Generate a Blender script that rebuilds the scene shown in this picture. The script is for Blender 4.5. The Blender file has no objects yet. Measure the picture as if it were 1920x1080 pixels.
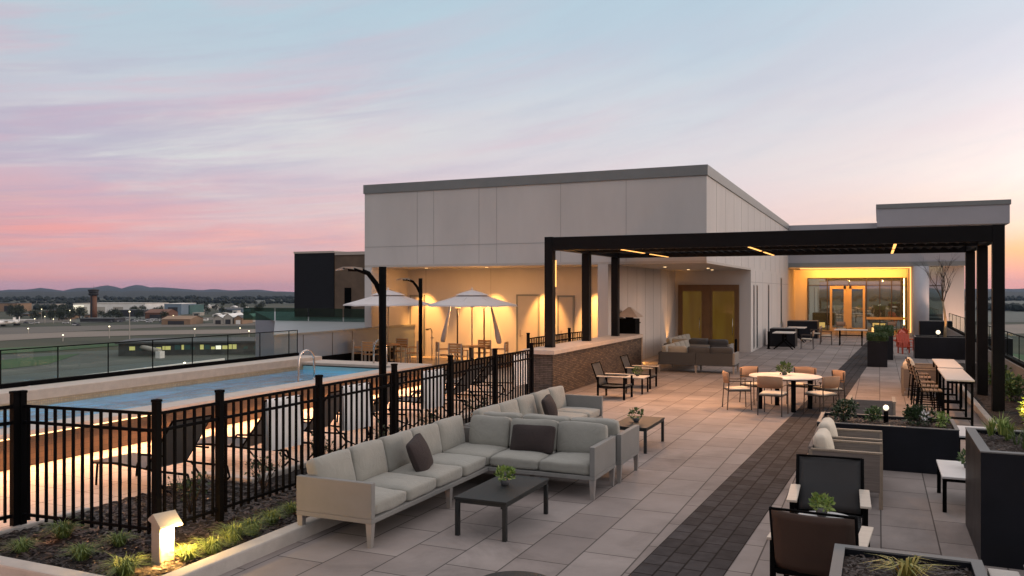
import bpy, bmesh, math, random
from mathutils import Vector, Matrix, Euler, noise
R = math.radians
S = bpy.context.scene
COL = S.collection
rnd = random.Random(7)

# ------------------------------------------------------------------ materials
def nodemat(name):
    m = bpy.data.materials.new(name); m.use_nodes = True
    nt = m.node_tree; b = nt.nodes['Principled BSDF']
    return m, nt, b
def N(nt, t, **kw):
    n = nt.nodes.new(t)
    for k, v in kw.items():
        if k in n.inputs.keys(): n.inputs[k].default_value = v
        else: setattr(n, k, v)
    return n
def L(nt, a, b): nt.links.new(a, b)
def c4(c): return (c[0], c[1], c[2], 1)
def scl(c, k): return tuple(min(1, x*k) for x in c)
def mat(name, col, rough=.6, metal=0, var=.15, scale=3, bump=.0, bscale=60, spec=.5, stretch=(1,1,1), sheen=0):
    m, nt, b = nodemat(name)
    tc = N(nt, 'ShaderNodeTexCoord'); mp = N(nt, 'ShaderNodeMapping'); L(nt, tc.outputs['Object'], mp.inputs[0])
    mp.inputs['Scale'].default_value = stretch
    nz = N(nt, 'ShaderNodeTexNoise', Scale=scale, Detail=6.0, Roughness=.6); L(nt, mp.outputs[0], nz.inputs['Vector'])
    cr = N(nt, 'ShaderNodeValToRGB'); cr.color_ramp.elements[0].position = .3; cr.color_ramp.elements[1].position = .7
    cr.color_ramp.elements[0].color = c4(scl(col, 1-var)); cr.color_ramp.elements[1].color = c4(scl(col, 1+var))
    L(nt, nz.outputs['Fac'], cr.inputs[0]); L(nt, cr.outputs[0], b.inputs['Base Color'])
    b.inputs['Metallic'].default_value = metal
    b.inputs['Specular IOR Level'].default_value = spec
    rr = N(nt, 'ShaderNodeMapRange'); rr.inputs['To Min'].default_value = max(.02, rough-.1); rr.inputs['To Max'].default_value = min(1, rough+.1)
    L(nt, nz.outputs['Fac'], rr.inputs[0]); L(nt, rr.outputs[0], b.inputs['Roughness'])
    if sheen: b.inputs['Sheen Weight'].default_value = sheen
    if bump:
        n2 = N(nt, 'ShaderNodeTexNoise', Scale=bscale, Detail=4.0); L(nt, mp.outputs[0], n2.inputs['Vector'])
        bp = N(nt, 'ShaderNodeBump', Strength=bump, Distance=.01); L(nt, n2.outputs['Fac'], bp.inputs['Height']); L(nt, bp.outputs[0], b.inputs['Normal'])
    return m
def wrinkle(m, sc=6, st=.35, dist=.03):
    nt = m.node_tree; b = nt.nodes['Principled BSDF']; tc = N(nt, 'ShaderNodeTexCoord')
    n = N(nt, 'ShaderNodeTexNoise', Scale=sc, Detail=4.0, Roughness=.55, Distortion=1.2); L(nt, tc.outputs['Object'], n.inputs['Vector'])
    bp = N(nt, 'ShaderNodeBump', Strength=st, Distance=dist); L(nt, n.outputs['Fac'], bp.inputs['Height'])
    old = b.inputs['Normal'].links[0].from_socket if b.inputs['Normal'].links else None
    if old: L(nt, old, bp.inputs['Normal'])
    L(nt, bp.outputs[0], b.inputs['Normal'])
def emis(name, col, s):
    m, nt, b = nodemat(name)
    b.inputs['Base Color'].default_value = c4(col)
    b.inputs['Emission Color'].default_value = c4(col); b.inputs['Emission Strength'].default_value = s
    return m
def brickmat(name, col, col2, mortar, bw, bh, ms, rough=.7, spec=.5, stain=0, offset=.5, axes='YX', loc=(0,0,0), bump=.4, coordrot=0, var=.12, nscale=2.0, freq=2):
    """tiles laid out in object space; axes = which object axes run along / across the tile"""
    m, nt, b = nodemat(name)
    tc = N(nt, 'ShaderNodeTexCoord'); sp = N(nt, 'ShaderNodeSeparateXYZ'); L(nt, tc.outputs['Object'], sp.inputs[0])
    cb = N(nt, 'ShaderNodeCombineXYZ'); L(nt, sp.outputs[axes[0]], cb.inputs['X']); L(nt, sp.outputs[axes[1]], cb.inputs['Y'])
    mp = N(nt, 'ShaderNodeMapping'); L(nt, cb.outputs[0], mp.inputs[0]); mp.inputs['Location'].default_value = loc
    br = N(nt, 'ShaderNodeTexBrick', Scale=1.0); br.offset = offset; br.offset_frequency = freq
    br.inputs['Brick Width'].default_value = bw; br.inputs['Row Height'].default_value = bh; br.inputs['Mortar Size'].default_value = ms
    br.inputs['Mortar Smooth'].default_value = .1; br.inputs['Bias'].default_value = 0
    br.inputs['Color1'].default_value = c4(col); br.inputs['Color2'].default_value = c4(col2); br.inputs['Mortar'].default_value = c4(mortar)
    L(nt, mp.outputs[0], br.inputs['Vector'])
    nz = N(nt, 'ShaderNodeTexNoise', Scale=nscale, Detail=8.0, Roughness=.65); L(nt, tc.outputs['Object'], nz.inputs['Vector'])
    mr = N(nt, 'ShaderNodeMapRange'); mr.inputs['From Min'].default_value = .3; mr.inputs['From Max'].default_value = .7
    mr.inputs['To Min'].default_value = 1-var; mr.inputs['To Max'].default_value = 1+var; L(nt, nz.outputs['Fac'], mr.inputs[0])
    mx = N(nt, 'ShaderNodeVectorMath', operation='SCALE'); L(nt, br.outputs['Color'], mx.inputs[0]); L(nt, mr.outputs[0], mx.inputs['Scale'])
    colo = mx.outputs[0]
    if stain:
        ns = N(nt, 'ShaderNodeTexNoise', Scale=.45, Detail=10.0, Roughness=.7, Distortion=1.0); L(nt, tc.outputs['Object'], ns.inputs['Vector'])
        ms_ = N(nt, 'ShaderNodeMapRange'); ms_.inputs['From Min'].default_value = .52; ms_.inputs['From Max'].default_value = .70; ms_.inputs['To Min'].default_value = 1; ms_.inputs['To Max'].default_value = 1-stain; L(nt, ns.outputs['Fac'], ms_.inputs[0])
        n5 = N(nt, 'ShaderNodeTexVoronoi', Scale=7.0); L(nt, tc.outputs['Object'], n5.inputs['Vector'])
        m5 = N(nt, 'ShaderNodeMapRange'); m5.inputs['From Min'].default_value = .03; m5.inputs['From Max'].default_value = .07; m5.inputs['To Min'].default_value = 1-stain*.5; m5.inputs['To Max'].default_value = 1; L(nt, n5.outputs['Distance'], m5.inputs[0])
        mm = N(nt, 'ShaderNodeMath', operation='MULTIPLY'); L(nt, ms_.outputs[0], mm.inputs[0]); L(nt, m5.outputs[0], mm.inputs[1])
        mx2 = N(nt, 'ShaderNodeVectorMath', operation='SCALE'); L(nt, colo, mx2.inputs[0]); L(nt, mm.outputs[0], mx2.inputs['Scale']); colo = mx2.outputs[0]
    L(nt, colo, b.inputs['Base Color'])
    b.inputs['Roughness'].default_value = rough; b.inputs['Specular IOR Level'].default_value = spec
    fn = N(nt, 'ShaderNodeTexNoise', Scale=90.0, Detail=3.0); L(nt, tc.outputs['Object'], fn.inputs['Vector'])
    ad = N(nt, 'ShaderNodeMath', operation='MULTIPLY_ADD'); L(nt, fn.outputs['Fac'], ad.inputs[0]); ad.inputs[1].default_value = .15
    iv = N(nt, 'ShaderNodeMath', operation='SUBTRACT'); iv.inputs[0].default_value = 1; L(nt, br.outputs['Fac'], iv.inputs[1]); L(nt, iv.outputs[0], ad.inputs[2])
    bp = N(nt, 'ShaderNodeBump', Strength=bump, Distance=.006); L(nt, ad.outputs[0], bp.inputs['Height']); L(nt, bp.outputs[0], b.inputs['Normal'])
    return m

M = {}
M['paver'] = brickmat('paver_concrete', (.222,.192,.182), (.288,.254,.241), (.08,.07,.065), .905, .553, .008, rough=.78, spec=.15, stain=.30, loc=(.09,-.02,0), var=.16, nscale=1.1)
M['deck'] = brickmat('deck_paver', (.42,.36,.31), (.47,.40,.34), (.14,.11,.09), .6, .6, .007, rough=.7, stain=.2, offset=0, nscale=1.4)
M['brick_path'] = brickmat('dark_brick', (.034,.031,.033), (.056,.052,.055), (.010,.009,.009), .30, .2, .010, rough=.85, spec=.12, stain=.2, bump=.7, var=.3, nscale=5, offset=.5)
M['wall'] = mat('facade_panel', (.57,.54,.52), .7, var=.07, scale=.7, stretch=(1,1,.35), bump=.15, bscale=40)
M['fascia'] = mat('fascia_metal', (.20,.21,.21), .45, var=.05)
M['joint'] = mat('joint', (.33,.315,.31), .8, var=.05)
M['soffit'] = mat('soffit', (.48,.44,.40), .7, var=.04)
M['grey_wall'] = mat('grey_parapet', (.22,.26,.31), .5, var=.06, scale=1)
M['grey_col'] = mat('column_paint', (.50,.50,.54), .6, var=.04)
M['grey_panel'] = mat('grey_roof_panel', (.36,.355,.385), .6, var=.05, scale=.6)
M['black'] = mat('black_metal', (.0035,.0035,.004), .75, var=.25, scale=4, spec=.04)
M['blackbox'] = mat('black_panel', (.007,.009,.013), .5, var=.2, spec=.3)
M['pergola'] = mat('pergola_black', (.005,.005,.006), .5, var=.2, spec=.12)
M['brownwall'] = mat('brown_panel', (.13,.085,.055), .6, var=.2, scale=2)
M['poolwall'] = brickmat('pool_brown_tile', (.045,.028,.018), (.065,.042,.026), (.02,.014,.01), .45, .09, .004, axes='YZ', rough=.5, var=.25)
M['stone'] = brickmat('stacked_stone', (.07,.045,.03), (.16,.105,.065), (.02,.015,.012), .22, .045, .006, axes='YZ', rough=.8, bump=1.0, var=.35, nscale=7)
M['stone_end'] = brickmat('stacked_stone_end', (.07,.06,.055), (.12,.10,.09), (.02,.018,.016), .22, .045, .006, axes='XZ', rough=.8, bump=1.0, var=.35, nscale=7)
M['coping'] = mat('coping_stone', (.52,.44,.38), .6, var=.1, scale=6, bump=.2, bscale=90)
M['curb'] = mat('curb_concrete', (.42,.39,.36), .75, var=.12, scale=5, bump=.3, bscale=80)
M['tile'] = brickmat('pool_tile', (.40,.30,.18), (.50,.38,.24), (.3,.25,.2), .05, .05, .004, axes='YZ', rough=.3, offset=0)
M['basin'] = mat('pool_basin', (.34,.68,.82), .5, var=.15, scale=1)
M['mulch'] = mat('mulch', (.016,.011,.009), .95, var=.7, scale=35, bump=1.0, bscale=60)
M['soil'] = mat('planter_mulch', (.05,.034,.028), .95, var=.7, scale=45, bump=1.0, bscale=70)
M['fabric'] = mat('grey_fabric', (.27,.265,.235), .9, var=.06, scale=5, bump=.25, bscale=420, sheen=.2)
M['sofa_frame'] = mat('taupe_mesh_panel', (.21,.205,.195), .7, var=.07, scale=4, bump=.2, bscale=500)
M['sofa_leg'] = mat('taupe_metal', (.27,.25,.235), .5, var=.08)
M['pillow'] = mat('dark_pillow', (.035,.025,.024), .95, var=.2, bump=.3, bscale=380)
M['cream'] = mat('cream_cushion', (.62,.55,.45), .9, var=.06, bump=.2, bscale=300)
for k_ in ('fabric', 'cream', 'pillow', 'towel'): 
    if k_ in M: wrinkle(M[k_])
M['table_dark'] = mat('charcoal_metal', (.024,.026,.026), .6, var=.25, spec=.2)
M['table_light'] = mat('pale_tabletop', (.58,.54,.50), .45, var=.06, scale=8)
M['white_top'] = mat('white_tabletop', (.62,.62,.62), .4, var=.04)
M['sling'] = mat('black_sling', (.030,.031,.033), .75, var=.15, bump=.3, bscale=600)
M['sling_brown'] = mat('brown_sling', (.050,.030,.022), .7, var=.2, bump=.3, bscale=600)
M['sling_grey'] = mat('grey_sling', (.085,.088,.092), .75, var=.12, bump=.3, bscale=600)
M['arm_board'] = mat('pale_arm_board', (.52,.46,.39), .5, var=.12, scale=6, stretch=(1,6,1))
M['wicker'] = mat('taupe_wicker', (.17,.145,.13), .85, var=.25, scale=1.2, stretch=(2,2,60), bump=.5, bscale=6)
M['leg_wood'] = mat('weathered_wood', (.26,.21,.16), .6, var=.2, scale=10, stretch=(8,8,1))
M['teak'] = mat('teak', (.40,.20,.085), .55, var=.2, scale=8, stretch=(1,1,8), bump=.1)
M['chair_back'] = mat('woven_tan', (.34,.20,.12), .7, var=.12, bump=.3, bscale=300)
M['chair_frame'] = mat('bronze_metal', (.05,.038,.032), .45, var=.2)
M['slat_wood'] = mat('slat_wood', (.20,.125,.07), .6, var=.25, scale=8)
M['canvas'] = mat('umbrella_canvas', (.66,.62,.62), .85, var=.04, bump=.1)
M['pole_metal'] = mat('pole_metal', (.35,.31,.27), .4, var=.1, metal=.3)
M['steel'] = mat('stainless', (.6,.56,.52), .2, metal=1, var=.05)
M['red'] = mat('red_paint', (.48,.055,.018), .5, var=.12)
M['planter'] = mat('black_planter', (.006,.007,.011), .45, var=.3, scale=2, spec=.25)
M['rim'] = mat('planter_rim', (.13,.128,.125), .5, var=.1)
M['terracotta'] = mat('pot', (.08,.08,.085), .6, var=.1)
M['towel'] = mat('white_towel', (.88,.87,.86), .95, var=.05, bump=.4, bscale=200)
M['bollard'] = mat('bollard_metal', (.28,.26,.24), .4, var=.07)
M['bronze_frame'] = mat('amber_frame', (.16,.085,.035), .45, var=.12)
M['frame_warm'] = mat('mullion_tan', (.42,.33,.24), .5, var=.05)
M['mullion'] = mat('mullion_dark', (.035,.033,.032), .4, var=.1)
M['door'] = mat('door_paint', (.45,.41,.38), .6, var=.04)
M['bark'] = mat('pale_bark', (.32,.25,.17), .85, var=.3, scale=12, stretch=(1,1,.3), bump=.6, bscale=30)
M['darkbark'] = mat('bark', (.05,.035,.025), .9, var=.3, scale=12)
M['slab'] = mat('podium_wall', (.20,.19,.18), .8, var=.1)

def glassmat(name, col, rough=.02, metal=.9):
    m, nt, b = nodemat(name)
    b.inputs['Base Color'].default_value = c4(col); b.inputs['Metallic'].default_value = metal
    tc = N(nt, 'ShaderNodeTexCoord')
    nz = N(nt, 'ShaderNodeTexNoise', Scale=.9, Detail=1.0); L(nt, tc.outputs['Object'], nz.inputs['Vector'])
    bp = N(nt, 'ShaderNodeBump', Strength=.03, Distance=.05); L(nt, nz.outputs['Fac'], bp.inputs['Height']); L(nt, bp.outputs[0], b.inputs['Normal'])
    b.inputs['Roughness'].default_value = rough
    return m
M['glass'] = glassmat('coated_glass', (.42,.53,.52))
M['darkglass'] = glassmat('dark_slit_glass', (.10,.10,.11), .1, .5)
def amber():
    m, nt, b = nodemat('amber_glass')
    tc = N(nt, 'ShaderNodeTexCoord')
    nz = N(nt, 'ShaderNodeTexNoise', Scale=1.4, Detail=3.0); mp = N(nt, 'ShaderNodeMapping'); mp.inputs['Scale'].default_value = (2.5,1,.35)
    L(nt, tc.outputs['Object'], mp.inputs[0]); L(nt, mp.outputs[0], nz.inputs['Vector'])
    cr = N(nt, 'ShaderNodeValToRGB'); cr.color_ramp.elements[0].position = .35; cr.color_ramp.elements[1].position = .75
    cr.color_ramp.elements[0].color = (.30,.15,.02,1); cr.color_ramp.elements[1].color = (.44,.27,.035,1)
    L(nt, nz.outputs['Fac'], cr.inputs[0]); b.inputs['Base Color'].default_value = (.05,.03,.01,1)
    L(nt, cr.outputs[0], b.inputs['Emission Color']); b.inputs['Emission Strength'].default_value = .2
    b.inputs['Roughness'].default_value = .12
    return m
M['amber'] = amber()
def clearglass(name='clear_balustrade_glass', tcol=(.90,.94,.92), gloss=.035):
    m = bpy.data.materials.new(name); m.use_nodes = True; nt = m.node_tree
    nt.nodes.remove(nt.nodes['Principled BSDF']); out = nt.nodes['Material Output']
    tr = N(nt, 'ShaderNodeBsdfTransparent'); tr.inputs[0].default_value = c4(tcol)
    gl = N(nt, 'ShaderNodeBsdfGlossy'); gl.inputs['Roughness'].default_value = .02
    mx = N(nt, 'ShaderNodeMixShader'); mx.inputs[0].default_value = gloss
    L(nt, tr.outputs[0], mx.inputs[1]); L(nt, gl.outputs[0], mx.inputs[2]); L(nt, mx.outputs[0], out.inputs[0])
    return m
M['clear'] = clearglass()
M['tint'] = clearglass('green_tint_glass', (.30,.46,.42), .12)
def watermat():
    m, nt, b = nodemat('pool_water')
    b.inputs['Base Color'].default_value = (.55,.80,.92,1); b.inputs['Roughness'].default_value = .03
    b.inputs['IOR'].default_value = 1.33; b.inputs['Transmission Weight'].default_value = 1
    tc = N(nt, 'ShaderNodeTexCoord'); mp = N(nt, 'ShaderNodeMapping'); mp.inputs['Scale'].default_value = (1,.6,1)
    L(nt, tc.outputs['Object'], mp.inputs[0])
    nz = N(nt, 'ShaderNodeTexNoise', Scale=3.2, Detail=3.0); L(nt, mp.outputs[0], nz.inputs['Vector'])
    bp = N(nt, 'ShaderNodeBump', Strength=.6, Distance=.08); L(nt, nz.outputs['Fac'], bp.inputs['Height']); L(nt, bp.outputs[0], b.inputs['Normal'])
    return m
M['water'] = watermat()
def leafmat(name, a, b2, scale=9):
    m = mat(name, a, .55, var=.1)
    nt = m.node_tree; b = nt.nodes['Principled BSDF']
    oi = N(nt, 'ShaderNodeObjectInfo'); geo = N(nt, 'ShaderNodeNewGeometry')
    cr = N(nt, 'ShaderNodeValToRGB'); cr.color_ramp.elements[0].color = c4(a); cr.color_ramp.elements[1].color = c4(b2)
    L(nt, geo.outputs['Random Per Island'], cr.inputs[0]); L(nt, cr.outputs[0], b.inputs['Base Color'])
    try:
        b.inputs['Subsurface Weight'].default_value = 0
    except Exception: pass
    return m
M['leaf_dark'] = leafmat('leaf_dark', (.012,.028,.010), (.035,.07,.022))
M['leaf_mid'] = leafmat('leaf_mid', (.03,.07,.018), (.10,.17,.045))
M['leaf_bright'] = leafmat('leaf_bright', (.09,.17,.03), (.30,.38,.10))
M['grass_blade'] = leafmat('grass_blade', (.055,.10,.02), (.19,.24,.06))
M['yucca'] = leafmat('yucca', (.13,.15,.03), (.42,.33,.08))
M['hedge'] = leafmat('hedge_leaf', (.02,.05,.012), (.05,.10,.022))
M['led'] = emis('led_warm', (1,.68,.34), 2.2)
M['led_hot'] = emis('led_amber', (1,.50,.14), 1.8)
M['sofa_shaded'] = mat('shaded_sofa', (.05,.055,.062), .8, var=.1, bump=.2, bscale=400)  # shaded copy for the soffit sofas, shade put into the colour
M['globe'] = emis('globe_lamp', (1,.85,.62), 1.3)
M['lamp_warm'] = emis('lamp_window', (1,.60,.20), 1.1)
M['bed_lamp'] = emis('bed_lamp', (1,.60,.06), 9.0)

# ------------------------------------------------------------------ mesh builder
class MB:
    def __init__(s, M=None): s.bm = bmesh.new(); s.M = M or Matrix.Identity(4); s.sm = False
    def _x(s, vs):
        for v in vs: v.co = s.M @ v.co
    def box(s, x0, y0, z0, x1, y1, z1, bev=0, T=None):
        r = bmesh.ops.create_cube(s.bm, size=1); vs = r['verts']
        for v in vs:
            v.co = Vector(((x0+x1)/2 + v.co.x*(x1-x0), (y0+y1)/2 + v.co.y*(y1-y0), (z0+z1)/2 + v.co.z*(z1-z0)))
            if T: v.co = T @ v.co
        s._x(vs)
        if bev:
            es = list({e for v in vs for e in v.link_edges})
            bmesh.ops.bevel(s.bm, geom=es, offset=bev, segments=2, affect='EDGES', profile=.6)
        return s
    def cyl(s, p, q, r0, r1=None, n=12, cap=True):
        p = Vector(p); q = Vector(q); r1 = r0 if r1 is None else r1
        d = q-p; qt = d.to_track_quat('Z', 'Y').to_matrix()
        a, b = [], []
        for i in range(n):
            t = 2*math.pi*i/n; o = Vector((math.cos(t), math.sin(t), 0))
            a.append(s.bm.verts.new(s.M @ (p + qt @ (o*r0)))); b.append(s.bm.verts.new(s.M @ (q + qt @ (o*r1))))
        for i in range(n):
            j = (i+1) % n; f = s.bm.faces.new((a[i], a[j], b[j], b[i])); f.smooth = n > 6
        if cap: s.bm.faces.new(a[::-1]); s.bm.faces.new(b)
        return s
    def tube(s, pts, r, n=8, r2=None):
        rings = []; pts = [Vector(p) for p in pts]; k = len(pts)
        for i, p in enumerate(pts):
            d = (pts[min(i+1, k-1)] - pts[max(i-1, 0)]); qt = d.to_track_quat('Z', 'Y').to_matrix()
            rr = r if r2 is None else r + (r2-r)*i/(k-1)
            rings.append([s.bm.verts.new(s.M @ (p + qt @ Vector((math.cos(2*math.pi*t/n)*rr, math.sin(2*math.pi*t/n)*rr, 0)))) for t in range(n)])
        for a, b in zip(rings, rings[1:]):
            # match ring phase
            off = min(range(n), key=lambda o: (a[0].co-b[o].co).length)
            for i in range(n):
                j = (i+1) % n
                f = s.bm.faces.new((a[i], a[j], b[(j+off) % n], b[(i+off) % n])); f.smooth = True
        s.bm.faces.new(rings[0][::-1]); s.bm.faces.new(rings[-1]); return s
    def lathe(s, prof, c=(0,0,0), n=24):
        c = Vector(c); rings = []
        for r, z in prof:
            rings.append([s.bm.verts.new(s.M @ (c + Vector((math.cos(2*math.pi*i/n)*max(r,1e-4), math.sin(2*math.pi*i/n)*max(r,1e-4), z)))) for i in range(n)])
        for a, b in zip(rings, rings[1:]):
            for i in range(n):
                j = (i+1) % n; f = s.bm.faces.new((a[i], a[j], b[j], b[i])); f.smooth = True
        s.bm.faces.new(rings[0][::-1]); s.bm.faces.new(rings[-1]); return s
    def cushion(s, c, size, rad=.05, puff=.12, T=None, n=7, seed=0):
        """soft rounded box, fuller in the middle, pinched seams"""
        bm2 = bmesh.new(); bmesh.ops.create_cube(bm2, size=2)
        bmesh.ops.subdivide_edges(bm2, edges=bm2.edges[:], cuts=n, use_grid_fill=True)
        h = Vector(size)/2; k = min(range(3), key=lambda i: h[i]); o = [i for i in range(3) if i != k]
        mp = {}
        for v in bm2.verts:
            p = Vector((v.co.x*h.x, v.co.y*h.y, v.co.z*h.z)); rr = min(rad, h[k]*.98)
            inner = Vector([max(-(h[i]-rr), min(h[i]-rr, p[i])) for i in range(3)])
            d = p-inner
            if d.length > 1e-6: p = inner + d.normalized()*rr
            a, b = v.co[o[0]], v.co[o[1]]
            p[k] *= 1 + puff*(1-a*a)*(1-b*b)*2 - puff*.25*(abs(a)**4+abs(b)**4)
            p += Vector((noise.noise(p*3+Vector((seed*7.1, 0, 0))), noise.noise(p*3+Vector((0, seed*3.3, 5))), noise.noise(p*3+Vector((9, 0, seed))))) * .016
            if T: p = T @ p
            mp[v] = s.bm.verts.new(s.M @ (Vector(c)+p))
        for f in bm2.faces: g = s.bm.faces.new([mp[v] for v in f.verts]); g.smooth = True
        bm2.free(); return s
    def face(s, pts, smooth=False):
        f = s.bm.faces.new([s.bm.verts.new(s.M @ Vector(p)) for p in pts]); f.smooth = smooth; return s
    def leaves(s, c, rad, n, size, up=.3, seed=0, squash=(1,1,1), hollow=.0):
        r = random.Random(seed); c = Vector(c)
        for _ in range(n):
            while True:
                p = Vector((r.uniform(-1,1), r.uniform(-1,1), r.uniform(-1,1)))
                if hollow <= p.length <= 1: break
            pos = c + Vector((p.x*rad*squash[0], p.y*rad*squash[1], p.z*rad*squash[2]))
            d = (p.normalized() + Vector((r.uniform(-.6,.6), r.uniform(-.6,.6), up+r.uniform(-.5,.5)))).normalized()
            w = d.cross(Vector((r.uniform(-1,1), r.uniform(-1,1), r.uniform(-1,1)))).normalized()
            l = size*r.uniform(.6,1.3); ww = l*.28
            s.face([pos, pos+d*l*.5+w*ww, pos+d*l, pos+d*l*.5-w*ww])
        return s
    def blades(s, c, n, h, w, spread, seed=0, stiff=.5):
        r = random.Random(seed); c = Vector(c)
        for _ in range(n):
            a = r.uniform(0, 2*math.pi); out = Vector((math.cos(a), math.sin(a), 0)); t = Vector((-out.y, out.x, 0))
            b = c + out*r.uniform(0, spread*.25); hh = h*r.uniform(.6,1.1); lean = r.uniform(.15, 1)*spread
            p1 = b + out*lean*.35 + Vector((0,0,hh*.62)); p2 = b + out*lean + Vector((0,0,hh*(stiff+r.uniform(0,.45))))
            ww = w*r.uniform(.7,1.2)
            s.face([b-t*ww, b+t*ww, p1+t*ww*.8, p1-t*ww*.8]); s.face([p1-t*ww*.8, p1+t*ww*.8, p2])
        return s
    def build(s, name, m, parent=None, flip=True):
        me = bpy.data.meshes.new(name)
        if flip: bmesh.ops.recalc_face_normals(s.bm, faces=s.bm.faces[:])
        s.bm.to_mesh(me); s.bm.free()
        o = bpy.data.objects.new(name, me); COL.objects.link(o)
        me.materials.append(M[m] if isinstance(m, str) else m)
        if parent: o.parent = parent
        return o
def tag(o, label=None, cat=None, group=None, kind=None):
    if label: o['label'] = label
    if cat: o['category'] = cat
    if group: o['group'] = group
    if kind: o['kind'] = kind
    return o
def thing(name, label, cat, loc=(0,0,0), rz=0, group=None):
    o = bpy.data.objects.new(name, None); o.empty_display_size = .2; COL.objects.link(o)
    o.location = loc; o.rotation_euler = (0,0,rz); return tag(o, label, cat, group)
def dup(root, loc, rz, label, group=None, scale=None):
    r = root.copy(); COL.objects.link(r); r.location = loc; r.rotation_euler = (0,0,rz); r['label'] = label
    if group: r['group'] = group
    if scale: r.scale = (scale,)*3 if not isinstance(scale, tuple) else scale
    for ch in list(root.children):
        c = ch.copy(); COL.objects.link(c); c.parent = r
        for g in ch.children:
            d = g.copy(); COL.objects.link(d); d.parent = c
    return r
def struct(o): o['kind'] = 'structure'; return o
def light(kind, loc, e, col=(1,.62,.30), size=.1, rot=None, **kw):
    d = bpy.data.lights.new('lamp', kind); d.energy = e; d.color = col
    if kind == 'AREA':
        d.shape = 'RECTANGLE'; d.size = size if not isinstance(size, tuple) else size[0]; d.size_y = size if not isinstance(size, tuple) else size[1]
    else: d.shadow_soft_size = size
    for k, v in kw.items(): setattr(d, k, v)
    o = bpy.data.objects.new('light_source', d); COL.objects.link(o); o.location = loc
    if rot: o.rotation_euler = rot
    return o
def aim(o, to): o.rotation_euler = (Vector(to)-o.location).to_track_quat('-Z', 'Y').to_euler(); return o

# ------------------------------------------------------------------ camera
CZ = 2.65; YAW = math.atan(688/1565)
cam = bpy.data.cameras.new('camera'); co = bpy.data.objects.new('camera', cam); COL.objects.link(co)
co.location = (0, 0, CZ); co.rotation_euler = (R(90), 0, YAW)
cam.sensor_width = 36; cam.lens = 1565/1920*36; cam.shift_y = 5/1920; cam.clip_end = 60000; cam.clip_start = .05
S.camera = co
def far(u, v, z=-22):
    """ground point of the airfield seen in a direction of the photograph"""
    a = (u-960)/1565; b = -(v-545)/1565; s, c = math.sin(YAW), math.cos(YAW)
    t = (z-CZ)/b; return Vector(((-s+a*c)*t, (c+a*s)*t, z))

# ------------------------------------------------------------------ terrace, path, curbs
struct(MB().box(-5.62, -6, -.30, 1.93, 60, 0).build('terrace_paving', 'paver'))
struct(MB().box(-11.86, 8.98, -.30, -7.86, 20.9, -.004).box(-17.3, 20.9, -.30, -7.86, 60, -.004).build('pool_deck', 'deck'))
struct(MB().box(-11.86, 5.115, -.30, -8.62, 8.98, -.004).build('gate_landing', 'deck'))
struct(MB().box(-7.86, 16.9, -.30, -5.62, 60, -.0).build('terrace_paving', 'paver'))
struct(MB().box(-11.86, -6, -.30, -5.62, 5.115, -.002).build('terrace_paving', 'paver'))
# dark paver walk, laid at a small angle to the slabs
pm = MB(); th = math.atan(.0393)
x0 = lambda y: -2.13 + .0393*(y-7.57)
pm.face([(0, -2, 0), (.80, -2, 0), (.80, 51, 0), (0, 51, 0)])
pw = struct(pm.build('brick_path', 'brick_path')); pw.location = (x0(0), 0, .004); pw.rotation_euler = (0, 0, -th)
# planting bed left, soil slightly mounded
def soil(name, x0, y0, x1, y1, z, m='mulch', res=.05, amp=.03, lab=None):
    bm = MB(); nx = max(4, int((x1-x0)/res)); ny = max(4, int((y1-y0)/res)); g = []
    for i in range(nx+1):
        row = []
        for j in range(ny+1):
            x = x0+(x1-x0)*i/nx; y = y0+(y1-y0)*j/ny
            row.append(bm.bm.verts.new((x, y, z + amp*noise.noise(Vector((x*9, y*9, 3))) + amp*.8*noise.noise(Vector((x*27, y*27, 1))))))
        g.append(row)
    for i in range(nx):
        for j in range(ny): bm.bm.faces.new((g[i][j], g[i+1][j], g[i+1][j+1], g[i][j+1]))
    return bm.build(name, m)
tag(soil('mulch_ground', -8.62, 5.30, -5.80, 9.0, .05, res=.045), kind='stuff')
tag(soil('mulch_ground', -7.72, 9.0, -5.80, 16.4, .05, res=.07), kind='stuff')
def chips(name, x0, y0, x1, y1, z, n, seed, m='mulch', size=.035):
    b = MB(); r = random.Random(seed)
    for _ in range(n):
        p = Vector((r.uniform(x0, x1), r.uniform(y0, y1), z+r.uniform(0, .025))); a = r.uniform(0, 6.28); l = size*r.uniform(.5, 1.5)
        d = Vector((math.cos(a), math.sin(a), r.uniform(-.3, .3)))*l; w = Vector((-math.sin(a), math.cos(a), r.uniform(-.5, .5)))*l*.3
        b.face([p-d-w, p+d-w, p+d+w, p-d+w])
    return tag(b.build(name, m), kind='stuff')
M['chip'] = leafmat('bark_chip', (.02,.012,.009), (.055,.034,.026))
chips('bark_chips', -8.5, 5.35, -5.85, 9.0, .055, 5200, 3, 'chip', .028)
cb = MB()
cb.box(-8.7, 5.12, -.05, -5.62, 5.30, .14, .02).box(-5.80, 5.30, -.05, -5.62, 16.7, .14, .02).box(-8.62, 5.30, -.05, -8.5, 7.0, .10, .015)
tag(cb.build('bed_curb', 'curb'), 'pale concrete curb edging the mulch bed beside the bollard lamp', 'curb')
cb = MB(); cb.box(-7.86, 9.0, -.05, -7.72, 16.7, .12, .02).box(-8.75, 8.86, -.05, -7.72, 9.0, .12, .02)
tag(cb.build('deck_curb', 'curb'), 'white curb behind the black fence where pool deck meets bed', 'curb')

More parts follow.
